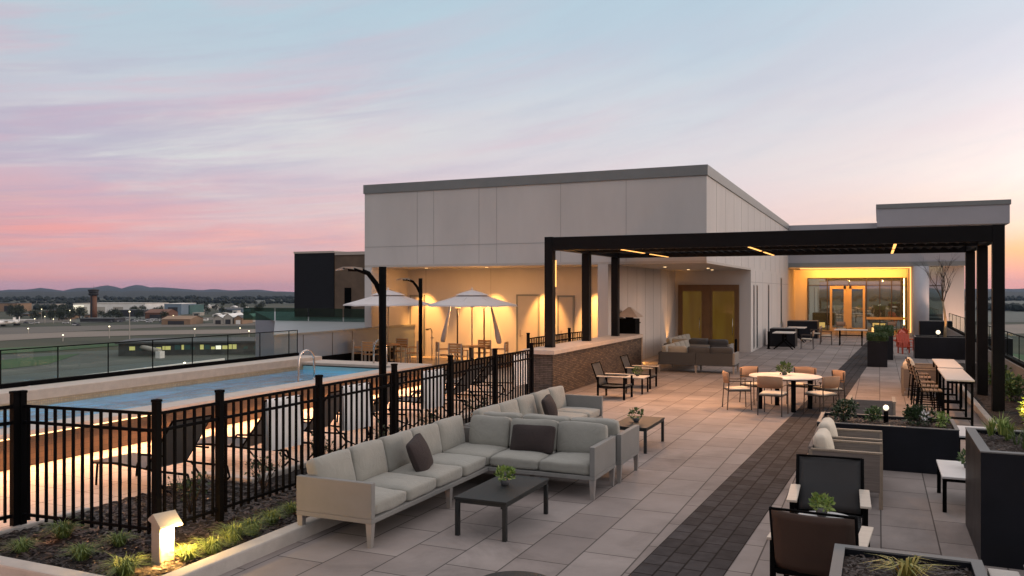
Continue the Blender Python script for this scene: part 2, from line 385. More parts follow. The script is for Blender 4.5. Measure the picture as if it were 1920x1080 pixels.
# ------------------------------------------------------------------ pool
tag(MB().box(-11.86, -3, 0, -11.78, 20.9, .47).box(-16.4, 20.82, 0, -11.86, 20.9, .47).build('pool_side_wall', 'poolwall'),
    'brown tiled side wall of the raised pool with light strip above', 'pool wall')
tag(MB().box(-11.92, 20.96, 0, -11.78, 28.4, .45).build('low_wall', 'brownwall'), 'low brown wall running from raised pool to the building', 'low wall')
def ring(name, m, lab, cat):
    b = MB()
    b.box(-12.24, -3, .47, -11.72, 20.98, .55, .015)          # near
    b.box(-16.25, -3, .44, -15.55, 20.98, .66, .02)           # far, a step higher
    b.box(-15.55, 20.0, .47, -12.24, 20.98, .55, .015)
    return tag(b.build(name, m), lab, cat)
ring('pool_coping', 'coping', 'pale stone coping round the raised swimming pool', 'pool coping')
bt = MB()
bt.box(-15.60, -3, .20, -15.50, 20.0, .44)
tag(bt.build('pool_tile_band', 'tile'), 'tan tile band on far inner side of the pool', 'pool tiling')
pb = MB()
pb.box(-15.6, -3, -.95, -12.14, 20.1, -.85).box(-12.24, -3, -.85, -12.14, 20.0, .44).box(-15.5, 20.0, -.85, -12.24, 20.1, .44).box(-15.6, -3.1, -.85, -12.14, -3, .44).box(-15.6, -3, -.85, -15.5, 20.0, .20)
struct(pb.build('pool_basin', 'basin'))
w = MB().face([(-15.5, -3, .34), (-12.24, -3, .34), (-12.24, 20.0, .34), (-15.5, 20.0, .34)]).build('water', 'water', flip=False); struct(w)
ld = MB().box(-11.765, -3, .448, -11.748, 20.9, .464).build('light_strip', 'led'); tag(ld, 'thin glowing light strip under the near edge of the pool coping', 'light strip')
# grab rails
def grab(lab, loc, rz):
    t = thing('pool_grab_rail', lab, 'pool rail', loc, rz)
    MB().tube([(0, -.32, -.6), (0, -.31, .0), (0, -.29, .3)] + [(0, -.29*math.cos(a), .45+.27*math.sin(a)) for a in [R(x) for x in range(10, 171, 16)]] + [(0, .29, .3), (0, .31, 0)], .024).build('rail', 'steel', t)
    MB().lathe([(.05,0),(.05,.02),(.03,.03)], (0,.31,0), 14).build('flange', 'steel', t)
    return t
grab('arched stainless steel grab rail at the near edge of the pool', (-12.42, 16.15, .52), 0)
grab('arched stainless steel grab rail at far end of the pool beside tables', (-13.1, 20.4, .52), R(70))

# far glass balustrade
def balustrade(name, lab, X, y0, y1, z0, z1, step, start):
    t = thing(name, lab, 'balustrade', (X, y0, 0))
    MB().box(-.02, 0, z1, .02, y1-y0, z1+.022, .006).build('top_rail', 'black', t)
    MB().box(-.07, 0, z0-.09, .07, y1-y0, z0, .005).build('base_rail', 'black', t)
    y = start; 
    while y < y1:
        e = min(y+step, y1)
        MB().box(-.006, y-y0+.02, z0, .006, e-y0-.02, z1).build('glass_pane', 'clear', t)
        MB().box(-.010, e-y0-.009, z0, .010, e-y0+.009, z1).build('clamp', 'black', t)
        y = e
    return t
balustrade('glass_balustrade', 'long glass balustrade with dark top rail behind the pool', -16.42, 2.2, 20.9, .74, 1.42, 1.3, 2.3)
balustrade('glass_balustrade', 'glass balustrade with dark rail along the outer edge behind the pergola', 3.42, 6, 50, .78, 1.44, 2.2, 6)
tag(MB().box(3.3, -6, -.3, 3.54, 60, .69, .01).build('parapet', 'slab'), 'low grey parapet under the glass balustrade on the pergola side', 'parapet')

# ------------------------------------------------------------------ building
bd = thing('hotel_building', 'pale panelled rooftop building with warmly lit recesses behind the terrace', 'building', (-11, 26, 0))
def P(mb, name, m, par=bd):
    o = mb.build(name, m); o.parent = par; o.matrix_parent_inverse = Matrix.Translation(-Vector(par.location)); return o
P(MB().box(-17.3, 25.9, 3.58, -4.85, 51.2, 6.20), 'upper_wall', 'wall')
P(MB().box(-17.34, 25.86, 6.20, -4.81, 51.2, 6.53, .012), 'parapet_cap', 'fascia')
P(MB().box(-17.3, 25.9, 3.50, -4.85, 35.6, 3.58), 'soffit', 'soffit')
lw = MB(); lw.box(-17.0, 28.5, 0, -8.35, 51.2, 3.5); lw.box(-17.3, 25.9, 0, -17.0, 51.2, 3.5)
lw.box(-8.35, 25.9, 0, -8.0, 51.2, 3.5); lw.box(-8.0, 35.6, 0, -4.85, 51.2, 3.58)
P(lw, 'lower_wall', 'wall')
jn = MB()
for x in (-15.08, -14.41, -12.63, -11.96, -9.63, -7.4): jn.box(x-.007, 25.896, 3.6, x+.007, 25.9, 6.19)
jn.box(-17.3, 25.894, 4.239, -4.85, 25.896, 4.252)
for y in (27.6, 29.4, 31.2, 33, 34.8, 36.6, 38.5, 40.4, 42.4, 44.4, 46.5, 48.7): jn.box(-4.85, y-.01, 3.6, -4.846, y+.01, 6.19)
for y in (37.0, 39.4, 42.9, 45.2): jn.box(-4.85, y-.01, .0, -4.846, y+.01, 3.5)
jn.box(-4.846, 35.6, 3.0, -4.844, 51.2, 3.02)
for y in (27.0, 28.2, 29.4, 30.6, 31.8, 33.0, 34.2): jn.box(-8.0, y-.008, 0, -7.996, y+.008, 3.5)
for x in (-16.2, -13.4, -11.2, -9.4): jn.box(x-.008, 28.496, 0, x+.008, 28.5, 3.5)
P(jn, 'panel_joints', 'joint')
def door(x0, x1, y, z1, par=bd, m='door', leaf2=False):
    f = MB(); f.box(x0-.06, y-.05, 0, x0, y-.003, z1+.06); f.box(x1, y-.05, 0, x1+.06, y-.003, z1+.06); f.box(x0, y-.05, z1, x1, y-.003, z1+.06)
    P(f, 'door_frame', 'fascia')
    d = P(MB().box(x0, y-.03, .01, x1, y-.004, z1), 'door', m)
    h = MB().cyl((x0+.10, y-.03, 1.0), (x0+.10, y-.09, 1.0), .018, n=8).cyl((x0+.10, y-.085, 1.0), (x0+.22, y-.085, 1.0), .014, n=8).box(x0+.07, y-.036, .94, x0+.13, y-.029, 1.2)
    h.build('handle', 'pole_metal', d); return d
door(-12.28, -11.48, 28.5, 2.45); door(-10.66, -10.12, 28.5, 2.42); door(-16.85, -16.3, 28.5, 2.42)
# amber double doors in the right recess
df = MB()
for x in (-7.86, -6.78, -6.60, -5.42): df.box(x, 35.52, 0, x+.10, 35.6, 2.90)
df.box(-7.76, 35.53, 2.74, -5.42, 35.59, 2.90).box(-7.76, 35.53, 0, -5.42, 35.59, .22)
for x in (-7.28, -5.98): pass
df.box(-6.68, 35.52, .22, -6.60, 35.58, 2.74)
P(df, 'entrance_frame', 'bronze_frame')
for a, b in ((-7.76, -6.78), (-6.50, -5.42)):
    lf = MB(); lf.box(a, 35.54, .22, a+.09, 35.57, 2.74).box(b-.09, 35.54, .22, b, 35.57, 2.74).box(a+.09, 35.54, 2.62, b-.09, 35.57, 2.74).box(a+.09, 35.54, .22, b-.09, 35.57, .34)
    d = P(lf, 'door', 'bronze_frame')
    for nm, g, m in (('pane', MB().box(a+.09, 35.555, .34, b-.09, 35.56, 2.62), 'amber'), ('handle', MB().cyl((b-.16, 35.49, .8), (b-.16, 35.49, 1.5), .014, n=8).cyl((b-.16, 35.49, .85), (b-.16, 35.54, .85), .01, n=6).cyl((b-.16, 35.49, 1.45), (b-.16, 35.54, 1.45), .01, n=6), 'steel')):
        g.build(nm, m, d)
# slit windows on the side wall
for y, z0, z1, w_ in ((36.35, .25, 2.85, .20), (37.35, .22, 2.85, .24), (41.4, .6, 2.9, .34), (47.0, .9, 3.3, .5)):
    f = MB().box(-4.85, y-.05, z0-.05, -4.83, y, z1+.05).box(-4.85, y+w_, z0-.05, -4.83, y+w_+.05, z1+.05).box(-4.85, y, z1, -4.83, y+w_, z1+.05).box(-4.85, y, z0-.05, -4.83, y+w_, z0)
    wf = P(f, 'window', 'fascia'); MB().box(-4.85, y, z0, -4.84, y+w_, z1).build('pane', 'darkglass', wf)
# rear wing
P(MB().box(-4.85, 51.2, 4.02, 4.3, 57.3, 6.46).box(-5.6, 57.3, 0, 4.3, 66, 6.44), 'rear_beam', 'grey_panel')
P(MB().box(-4.85, 51.17, 4.0, 4.33, 51.2, 4.26), 'beam_trim', 'fascia')
ru = MB(); ru.box(-.1, 50.7, 6.2, 6.3, 60, 7.2); P(ru, 'roof_volume', 'grey_panel')
P(MB().box(-.15, 50.65, 7.2, 6.36, 60, 7.45, .01), 'roof_volume_cap', 'fascia')
P(MB().box(-5.3, 51.2, 0, -5.0, 57.3, 4.0).box(-5.0, 57.0, 3.47, 1.6, 57.3, 4.0).box(-5.0, 57.0, 0, -4.2, 57.3, 3.47).box(1.6, 51.6, 0, 1.78, 57.3, 4.0).box(3.25, 52.0, 0, 4.3, 52.3, 4.0).box(-5.0, 51.2, 4.0, 4.3, 57.3, 4.02), 'rear_wall', 'wall')
P(MB().lathe([(.41, 0), (.41, 4.0)], (2.12, 51.3, 0), 32), 'column', 'grey_col')
gw = P(MB().box(-4.2, 57.02, .1, 1.6, 57.04, 3.47), 'glass_wall', 'glass')
P(MB().box(1.78, 52.1, 0, 3.25, 52.12, 4.0), 'side_glass', 'glass')
ml = MB()
for x in (-4.2, -3.02, -.72, .05, .72, 1.25, 1.57): ml.box(x-.03, 56.95, .1, x+.03, 57.019, 3.47)
ml.box(-1.77, 56.95, 2.97, -1.71, 57.019, 3.47)
ml.box(-4.2, 56.94, 2.97, 1.6, 57.018, 3.02).box(-4.2, 56.94, 0, 1.6, 57.018, .1).box(-4.2, 56.96, 3.42, 1.6, 57.017, 3.47)
P(ml, 'mullions', 'mullion')
for z in (.9, 2.9): P(MB().box(1.78, 52.04, z, 3.25, 52.09, z+.05), 'mullion', 'mullion')
dd = MB()
for x in (-2.87, -2.05, -1.72, -.93): dd.box(x, 56.90, .1, x+.14, 56.94, 2.95)
dd.box(-1.91, 56.905, .1, -1.72, 56.938, 2.95)
dd.box(-2.73, 56.9, 2.76, -.93, 56.935, 2.95).box(-2.73, 56.9, .1, -.93, 56.935, .3)
P(dd, 'glass_door', 'frame_warm')
P(MB().box(-.72, 56.9, .85, 1.57, 56.94, 1.0), 'window_rail', 'frame_warm')
# roof edges seen beyond
P(MB().box(-4.2, 51.0, 3.9, 1.62, 51.03, 3.95), 'cove_strip', 'led_hot')
P(MB().box(1.58, 51.55, .3, 1.64, 51.6, 3.95), 'edge_strip', 'led_hot')
P(MB().box(-5.0, 51.16, .6, -4.94, 51.19, 3.6), 'edge_strip', 'led_hot')
for x, y in ((-7.0, 29.5), (-5.9, 31.8), (-7.0, 33.5), (-6.2, 34.3), (-15.5, 27.3), (-13, 27.3), (-10.5, 27.3), (-9.2, 27.3)): P(MB().lathe([(.05, -.012), (.06, 0)], (x, y, 3.498), 12), 'downlight', 'led')
# the block stands 4 % further out than first measured
KS = 1.04
for ch in bd.children_recursive:
    for v in ch.data.vertices:
        v.co.x *= KS; v.co.y *= KS
        if v.co.z > .02: v.co.z = CZ + (v.co.z-CZ)*KS
# wall beneath roof terrace / body of the hotel down to the airfield
struct(MB().box(-17.35, -40, -22, 3.54, 75, -1.0).build('podium', 'slab'))

# ------------------------------------------------------------------ neighbouring roof: grey parapet, glass rail, black lift housing
nb = thing('neighbour_roof', 'blue grey panelled roof parapet with black housing beyond the pool', 'roof structure', (-20, 28, 0))
def prism(poly, z0, z1):
    b = MB(); lo = [b.bm.verts.new((x, y, z0)) for x, y in poly]; hi = [b.bm.verts.new((x, y, z1)) for x, y in poly]; n = len(poly)
    for i in range(n): j = (i+1) % n; b.bm.faces.new((lo[i], lo[j], hi[j], hi[i]))
    b.bm.faces.new(lo[::-1]); b.bm.faces.new(hi); return b
P(prism([(-17.36, 20.95), (-17.36, 44), (-38, 44), (-24.9, 30.2)], -22, 1.20), 'parapet_wall', 'grey_wall', nb)
P(prism([(-17.33, 20.90), (-17.33, 44.03), (-38.1, 44.03), (-24.93, 30.15)], 1.20, 1.27), 'cap', 'fascia', nb)
j = MB()
for y in (22.4, 24.0, 25.2): j.box(-17.36, y-.012, .1, -17.352, y+.012, 1.2)
P(j, 'panel_joints', 'mullion', nb)
P(MB().box(-17.36, 20.95, -.2, -17.33, 28, .42), 'dark_base', 'black', nb)
bx = thing('lift_housing', 'tall black box housing with brown side wall left of the building', 'roof housing', (-27, 36, 1.27))
P(MB().box(-28.48, 36, 1.27, -25.95, 41, 4.62), 'black_face', 'blackbox', bx)
P(MB().box(-25.94, 36.05, 1.27, -23.2, 41, 4.50), 'side_wall', 'brownwall', bx)
P(MB().box(-28.5, 35.96, 4.62, -25.9, 41.05, 4.72).box(-25.9, 36.0, 4.50, -23.1, 41.05, 4.66), 'roof_cap', 'coping', bx)
P(MB().box(-25.3, 36.02, 1.3, -24.9, 36.06, 2.8), 'door', 'black', bx)
rg = thing('roof_glass_rail', 'green tinted glass rail on the neighbouring roof before black housing', 'balustrade', (-22, 31, 1.27))
for k in range(5): P(MB().box(-27.5+k*1.9, 31, 1.27, -25.68+k*1.9, 31.02, 1.85), 'glass_pane', 'tint', rg)
# ------------------------------------------------------------------ fences
def fence(name, lab, pts, z0=.19, z1=1.41, pitch=.122, postz=1.54, group=None, skip=False):
    """pts: list of post positions along one run"""
    t = thing(name, lab, 'fence', (pts[0][0], pts[0][1], 0), group=group); o = Vector((pts[0][0], pts[0][1], 0))
    for p in (pts[:-1] if skip else pts):
        x, y = p[0]-o.x, p[1]-o.y
        b = MB(); b.box(x-.035, y-.035, 0, x+.035, y+.035, postz-.03, .004); b.box(x-.041, y-.041, postz-.03, x+.041, y+.041, postz, .008)
        b.box(x-.055, y-.055, .0, x+.055, y+.055, .012)
        b.build('post', 'black', t)
    for a, c in zip(pts, pts[1:]):
        a = Vector((*a, 0))-o; c = Vector((*c, 0))-o; d = (c-a); l = d.length; ang = math.atan2(d.y, d.x)
        T = Matrix.Translation(a) @ Matrix.Rotation(ang, 4, 'Z'); b = MB(T)
        for z in (z1-.035, z1-.21, z0): b.box(.035, -.014, z, l-.035, .014, z+.032, .003)
        n = int((l-.07)/pitch); 
        for k in range(n):
            x = .035+(l-.07)*(k+.5)/n; b.box(x-.0125, -.0125, z0-.04, x+.0125, .0125, z1-.035)
        b.build('picket_panel', 'black', t)
    return t
ys = [6.35, 7.24, 9.05, 10.92, 12.74, 14.57, 16.42]
fence('metal_fence', 'long black picket fence running behind the corner sofas toward stone wall', [(-6.76, y) for y in ys])
fence('metal_fence', 'short black picket fence section in front of gravel bed at left with grasses', [(-8.58, 6.2), (-6.76, 6.35)], postz=1.56, skip=True)
fence('metal_gate', 'black picket gate at far left edge beside the tall post', [(-8.60, 6.13), (-8.9, 4.4)], postz=1.56)
fence('metal_fence', 'black picket fence rising just behind the stone wall cap', [(-8.75, 21.0), (-8.75, 22.6), (-8.75, 24.3), (-8.6, 25.75)], z1=1.36, postz=1.5)

# ------------------------------------------------------------------ stone wall with cap
sw = thing('stone_wall', 'brown stacked stone wall with pale cap carrying the pergola columns', 'wall', (-7.8, 19.5, 0))
P(MB().box(-8.2, 19.52, 0, -7.46, 28.0, 1.05), 'wall_body', 'stone', sw)
P(MB().box(-8.19, 19.50, 0, -7.47, 19.52, 1.05), 'wall_end', 'stone_end', sw)
P(MB().box(-8.28, 19.42, 1.05, -7.40, 28.06, 1.16, .012), 'wall_cap', 'coping', sw)
P(MB().box(-7.56, 28.0, 0, -7.42, 28.05, 1.05), 'edge_trim', 'coping', sw)

# ------------------------------------------------------------------ pergola
pg = thing('pergola', 'large black louvred pergola with slim light strips over the terrace', 'pergola', (-2.7, 24, 0))
CX = (-7.92, 2.33); CY = (20.5, 23.5, 26.45)
for x in CX:
    for y in CY: P(MB().box(x-.115, y-.115, (1.16 if x < 0 else 0), x+.115, y+.115, 3.74 if y > 21 else 4.06, .01), 'column', 'pergola', pg)
P(MB().box(CX[0]+.115, 20.39, 3.70, CX[1]-.115, 20.62, 4.05, .01), 'front_beam', 'pergola', pg)
P(MB().box(CX[0]+.115, 26.34, 3.72, CX[1]-.115, 26.58, 4.05, .01), 'rear_beam', 'pergola', pg)
for x in CX: P(MB().box(x-.11, 20.66, 3.741, x+.11, 26.57, 4.04, .01), 'side_beam', 'pergola', pg)
P(MB().box(CX[0]+.115, 23.40, 3.76, CX[1]-.115, 23.60, 4.03), 'middle_beam', 'pergola', pg)
lv = MB(); k = CX[0]+.45
while k < CX[1]-.2:
    T = Matrix.Translation((k, 0, 3.86)) @ Matrix.Rotation(R(24), 4, 'Y')
    lv.box(-.10, 20.64, -.012, .10, 23.39, .012, 0, T); lv.box(-.10, 23.61, -.012, .10, 26.31, .012, 0, T); k += .235
o = P(lv, 'louvres', 'pergola', pg); o['kind'] = 'stuff'
for x in (-6.1, -2.9, .34):
    for a, b in ((20.95, 23.2), (23.9, 26.1)):
        P(MB().box(x-.03, a, 3.705, x+.03, b, 3.72), 'light_strip', 'led_hot', pg)
P(MB().box(CX[0]+.117, 20.58, 2.75, CX[0]+.135, 20.62, 3.45), 'column_reflection', 'led_hot', pg)  # amber reflection on the column, built as a glowing strip

# ------------------------------------------------------------------ lamp posts
def lamp_post(x, y, h, lab):
    t = thing('lamp_post', lab, 'lamp post', (x, y, 0), group='curved arm lamp posts by the pool')
    MB().cyl((0,0,0), (0,0,h), .068, n=16).box(-.12,-.12,0,.12,.12,.02,.004).build('pole', 'black', t)
    a = MB(); pts = [(-.02, 0, h-.52), (-.12, 0, h-.30), (-.26, 0, h-.12), (-.45, 0, h-.045), (-.62, 0, h-.04)]
    a.tube(pts, .045, 10); a.build('arm', 'black', t)
    hd = MB(); prof = [(-.35, .05, -.02), (-.5, .075, 0.0), (-.7, .075, 0.0), (-.85, .035, -.05)]
    for (xa, wa, za), (xb, wb, zb) in zip(prof, prof[1:]):
        hd.face([(xa,-wa,h+za),(xb,-wb,h+zb),(xb,wb,h+zb),(xa,wa,h+za)]); hd.face([(xa,-wa,h+za-.05),(xb,-wb,h+zb-.02),(xb,wb,h+zb-.02),(xa,wa,h+za-.05)])
        for s_ in (-1,1): hd.face([(xa,s_*wa,h+za),(xb,s_*wb,h+zb),(xb,s_*wb,h+zb-.02),(xa,s_*wa,h+za-.05)])
    hd.build('lamp_head', 'pole_metal', t)
    return t
l1 = lamp_post(-8.15, 12.77, 3.08, 'nearer dark lamp post with curved arm rising behind the picket fence')
l1.rotation_euler = (0, 0, R(20))
l2 = dup(l1, (-14.6, 25.3, 0), R(20), 'farther dark lamp post with curved arm between the two umbrellas')

# ------------------------------------------------------------------ umbrellas
def umbrella(x, y, lab):
    t = thing('patio_umbrella', lab, 'umbrella', (x, y, 0), group='white octagonal umbrellas')
    MB().cyl((0,0,.05), (0,0,2.68), .022, n=10).build('pole', 'pole_metal', t)
    MB().lathe([(.0,0),(.26,0),(.26,.05),(.05,.09),(.03,.3),(.03,.31)]).build('base', 'black', t)
    n = 8
    def canopy(prof, lift):
        c = MB(); rings = []
        for r, z in prof:
            ring = []
            for i in range(n*6):
                a = 2*math.pi*i/(n*6)+.2; f = (i % 6)/6; sag = 4*f*(1-f)
                rr = r*(1-.055*sag); zz = z - .0*sag + (.02*sag if r > 1 else 0)
                ring.append(c.bm.verts.new((math.cos(a)*rr, math.sin(a)*rr, zz)))
            rings.append(ring)
        for A, B in zip(rings, rings[1:]):
            for i in range(n*6):
                j = (i+1) % (n*6); c.bm.faces.new((A[i], A[j], B[j], B[i]))
        return c
    cm = canopy([(.42, 2.50), (.9, 2.35), (1.6, 2.15), (1.62, 2.10)], 0)
    o = cm.build('canopy', 'canvas', t, flip=False); md = o.modifiers.new('s', 'SOLIDIFY'); md.thickness = .006
    o = canopy([(.02, 2.67), (.3, 2.60), (.62, 2.49)], 0).build('vent_canopy', 'canvas', t, flip=False); md = o.modifiers.new('s', 'SOLIDIFY'); md.thickness = .006
    rb = MB()
    for i in range(n):
        a = 2*math.pi*i/n+.2; rb.cyl((0,0,2.62), (math.cos(a)*1.6, math.sin(a)*1.6, 2.14), .010, n=6); rb.cyl((0,0,2.05), (math.cos(a)*.8, math.sin(a)*.8, 2.36), .007, n=6)
    rb.build('ribs', 'pole_metal', t)
    MB().lathe([(.0,2.66),(.03,2.66),(.045,2.71),(.02,2.76),(.0,2.78)], n=12).build('finial', 'canvas', t)
    return t
u1 = umbrella(-13.0, 26.1, 'open white umbrella over the table nearer the doors')
u2 = dup(u1, (-16.35, 26.0, 0), .35, 'open white umbrella at left, partly behind the nearer lamp post')
def closed_umbrella(x, y, lab, lean):
    t = thing('closed_umbrella', lab, 'umbrella', (x, y, 0), group='closed umbrellas by the warm wall')
    MB().cyl((0,0,0), (0,0,2.15), .03, n=10).lathe([(.28,0),(.28,.06),(.05,.09)]).build('pole', 'chair_frame', t)
    MB().tube([(0,0,2.12), (lean*.12,0,2.2), (lean*.3,0,2.16)], .03).build('arm', 'chair_frame', t)
    MB().lathe([(.03,2.02),(.10,2.0),(.10,2.06),(.03,2.10)], (-lean*.02,-.0,0), 12).build('lamp_head', 'led_hot', t)
    light('POINT', (x-lean*.05, y+.25, 1.9), 34, (1,.50,.16), .08)
    c = MB(Matrix.Translation((lean*.28,0,2.1)) @ Matrix.Rotation(lean*R(-14), 4, 'Y'))
    c.lathe([(.02, 0), (.04,-.2), (.07,-.7), (.10,-1.15), (.09,-1.4), (.03,-1.42)], n=14).build('folded_canopy', 'canvas', t)
    return t
closed_umbrella(-14.35, 27.6, 'folded pale umbrella leaning left of the open umbrella pole', -1)
closed_umbrella(-13.25, 27.6, 'folded pale umbrella leaning right of the open umbrella pole', 1)
t = thing('outdoor_shower', 'small outdoor shower tap post against the warm wall', 'shower', (-15.6, 27.9, 0))
MB().cyl((0,0,0),(0,0,1.1),.022,n=8).build('pipe', 'pole_metal', t); MB().tube([(0,0,1.1),(-.05,0,1.2),(-.2,-.02,1.18)],.02).cyl((-.2,-.02,1.19),(-.2,-.02,1.14),.06,n=12).cyl((-.05,0,.85),(.08,0,.85),.015).build('tap', 'chair_frame', t)

# hooded heater by stone wall
t = thing('hooded_heater', 'dark square heater with pale pyramid hood beyond the end of stone wall', 'heater', (-8.55, 26.5, 0)); t.location = (-7.75, 25.0, 1.16) ; t.location = (-8.02, 28.5, 0); t.scale = (.72,.72,.94)
P2 = lambda mb, n, m: mb.build(n, m, t)
P2(MB().box(-.40,-.40,0,.40,.40,1.78,.01).box(-.44,-.44,1.6,.44,.44,1.64), 'body', 'black')
h = MB()
a = [(-.56,-.56,1.84),(.56,-.56,1.84),(.56,.56,1.84),(-.56,.56,1.84)]; tp = [(-.06,-.06,2.2),(.06,-.06,2.2),(.06,.06,2.2),(-.06,.06,2.2)]
for i in range(4): jx = (i+1) % 4; h.face([a[i], a[jx], tp[jx], tp[i]])
h.face(tp); h.face(a[::-1]); P2(h, 'hood', 'coping')
P2(MB().cyl((0,0,1.75),(0,0,1.85),.2), 'collar', 'black')

# ------------------------------------------------------------------ bollard lamp
t = thing('bollard_lamp', 'short pale bollard lamp with sloped hood glowing in the mulch bed', 'bollard lamp', (-6.27, 5.98, 0), R(72))
MB().box(-.085,-.02,0,.085,.085,.46,.004).build('back_plate', 'bollard', t)
MB().box(-.085,-.085,0,-.068,-.02,.46).box(-.068,-.085,0,.085,-.02,.05).build('side_plate', 'bollard', t)
h = MB(); z = .46
h.face([(-.11,-.15,z-.03),(.11,-.15,z-.03),(.11,0,z+.07),(-.11,0,z+.07)]); h.face([(-.11,.10,z+.01),(.11,.10,z+.01),(.11,0,z+.07),(-.11,0,z+.07)])
h.face([(-.11,-.15,z-.05),(.11,-.15,z-.05),(.11,.10,z-.01),(-.11,.10,z-.01)])
h.face([(-.11,-.15,z-.05),(.11,-.15,z-.05),(.11,-.15,z-.03),(-.11,-.15,z-.03)])
for s_ in (-.11,.11): h.face([(s_,-.15,z-.05),(s_,-.15,z-.03),(s_,0,z+.07),(s_,.10,z+.01),(s_,.10,z-.01)])
h.build('hood', 'bollard', t)
MB().box(-.066,-.03,.06,.084,-.022,.44).build('lamp_panel', 'lamp_warm', t)

# ------------------------------------------------------------------ grasses and shrubs in the bed
M['gr2'] = M['grass_blade']
bases = [(-7.78,5.62),(-7.86,6.14),(-7.04,5.70),(-7.07,6.16),(-6.26,5.52),(-6.02,6.35),(-6.08,6.08),(-6.10,6.72),(-6.12,7.02),(-6.2,7.45),(-6.25,7.85),(-6.2,8.3),(-6.15,8.75),(-6.2,9.4)]
labs = ['green grass tuft at the far left corner of the mulch bed', 'small grass tuft just right of the tall gate post', 'grass tuft in the front row, second from the left curb', 'grass tuft under the short fence section middle',
 'grass tuft at the foot of the bollard lamp, left side', 'lamp lit yellow grass tuft right behind the bollard', 'bright grass tuft touching the right side of the bollard', 'grass tuft next beyond the brightly lit tufts', 'grass tuft under the second fence post',
 'broad grass tuft midway between bollard and sofa corner', 'grass tuft left of the sofa arm by fence', 'grass tuft nearest the sofa arm', 'grass tuft half hidden behind the corner sofa arm', 'grass tuft hidden deepest behind the sofa']
protos = []
for k in range(3):
    o = MB().blades((0,0,0), 190, .17, .0035, .20, seed=k+5, stiff=.35).build('grass_tuft', 'grass_blade'); protos.append(o)
for i, (x, y) in enumerate(bases):
    o = protos[i] if i < 3 else protos[i % 3].copy()
    if i >= 3: COL.objects.link(o)
    o.location = (x, y, .06); o.rotation_euler = (0,0,i*1.3); k = .85+.35*((i*37 % 10)/10); o.scale = (k*1.35, k*1.35, k*1.2)
    tag(o, labs[i], 'grass tuft', 'grass tufts in the mulch bed')
def shrub_twiggy(name, x, y, h, n, seed, lab, leaf='leaf_dark'):
    t = thing(name, lab, 'shrub', (x, y, .05), group='sparse shrubs behind the fence'); r = random.Random(seed); st = MB(); lf = MB()
    for _ in range(n):
        a = r.uniform(0, 6.28); q = r.uniform(.1, .3); p = [Vector((0,0,0)), Vector((math.cos(a)*q*.5, math.sin(a)*q*.5, h*.5)), Vector((math.cos(a)*q, math.sin(a)*q, h*r.uniform(.7,1)))]
        st.tube(p, .006, 5, .003)
        for s_ in range(9): lf.leaves(p[1].lerp(p[2], r.random()), .07, 2, .05, seed=r.randint(0, 9999))
    st.build('stems', 'darkbark', t); lf.build('foliage', leaf, t); return t
for i, (x, y) in enumerate([(-7.35, 7.4), (-7.3, 8.6), (-7.3, 9.9), (-7.25, 11.4), (-7.3, 13.0), (-7.3, 14.8)]):
    shrub_twiggy('shrub', x, y, .48, 9, i, ['sparse dark shrub just behind the fence corner post', 'sparse shrub behind the fence below first lounger', 'sparse shrub behind fence left of the white towel', 'sparse shrub behind fence right of the white towel', 'sparse shrub behind fence by the nearer lamp post', 'sparse shrub behind the fence near the stone wall'][i])

# ------------------------------------------------------------------ potted plants helper
def pot_plant(x, y, z, lab, r=.08, leaf='leaf_bright', seed=1, h=.13, n=150, ls=.05):
    t = thing('potted_plant', lab, 'plant', (x, y, z))
    MB().lathe([(.0,0),(.042,0),(.055,.06),(.05,.065),(.0,.06)], n=16).build('pot', 'terracotta', t)
    MB().leaves((0,0,h*.75), r, n, ls, up=.7, seed=seed, squash=(1,1,.75)).build('foliage', leaf, t)
    return t
# ------------------------------------------------------------------ sectional sofas
def seat_cushion(t, x0, y0, x1, y1, seed, m='fabric'):
    MB().cushion(((x0+x1)/2, (y0+y1)/2, .375), (x1-x0-.006, y1-y0-.006, .16), .045, .10, seed=seed).build('seat_cushion', m, t)
def back_cushion(t, cx, cy, w, axis, lean, seed, m='fabric', hgt=.44, th=.17, zc=.63):
    """axis: direction the cushion faces"""
    ang = {'+X': 0, '+Y': R(90), '-X': R(180), '-Y': R(-90)}[axis]
    T = Matrix.Rotation(ang, 4, 'Z') @ Matrix.Rotation(-lean, 4, 'Y')
    MB().cushion((cx, cy, zc), (th, w-.008, hgt), .05, .16, T=T, seed=seed).build('back_cushion', m, t)
def leg(t, x, y, dx=0, dy=0, h=.27, m='sofa_leg'):
    b = MB(); w0, w1 = .022, .036
    v = []
    for z, w, ox, oy in ((0, w0, dx, dy), (h, w1, 0, 0)):
        v.append([b.bm.verts.new((x+ox+sx*w, y+oy+sy*w, z)) for sx, sy in ((-1,-1),(1,-1),(1,1),(-1,1))])
    for i in range(4): j = (i+1) % 4; b.bm.faces.new((v[0][i], v[0][j], v[1][j], v[1][i]))
    b.bm.faces.new(v[0]); b.bm.faces.new(v[1][::-1]); b.build('leg', m, t)
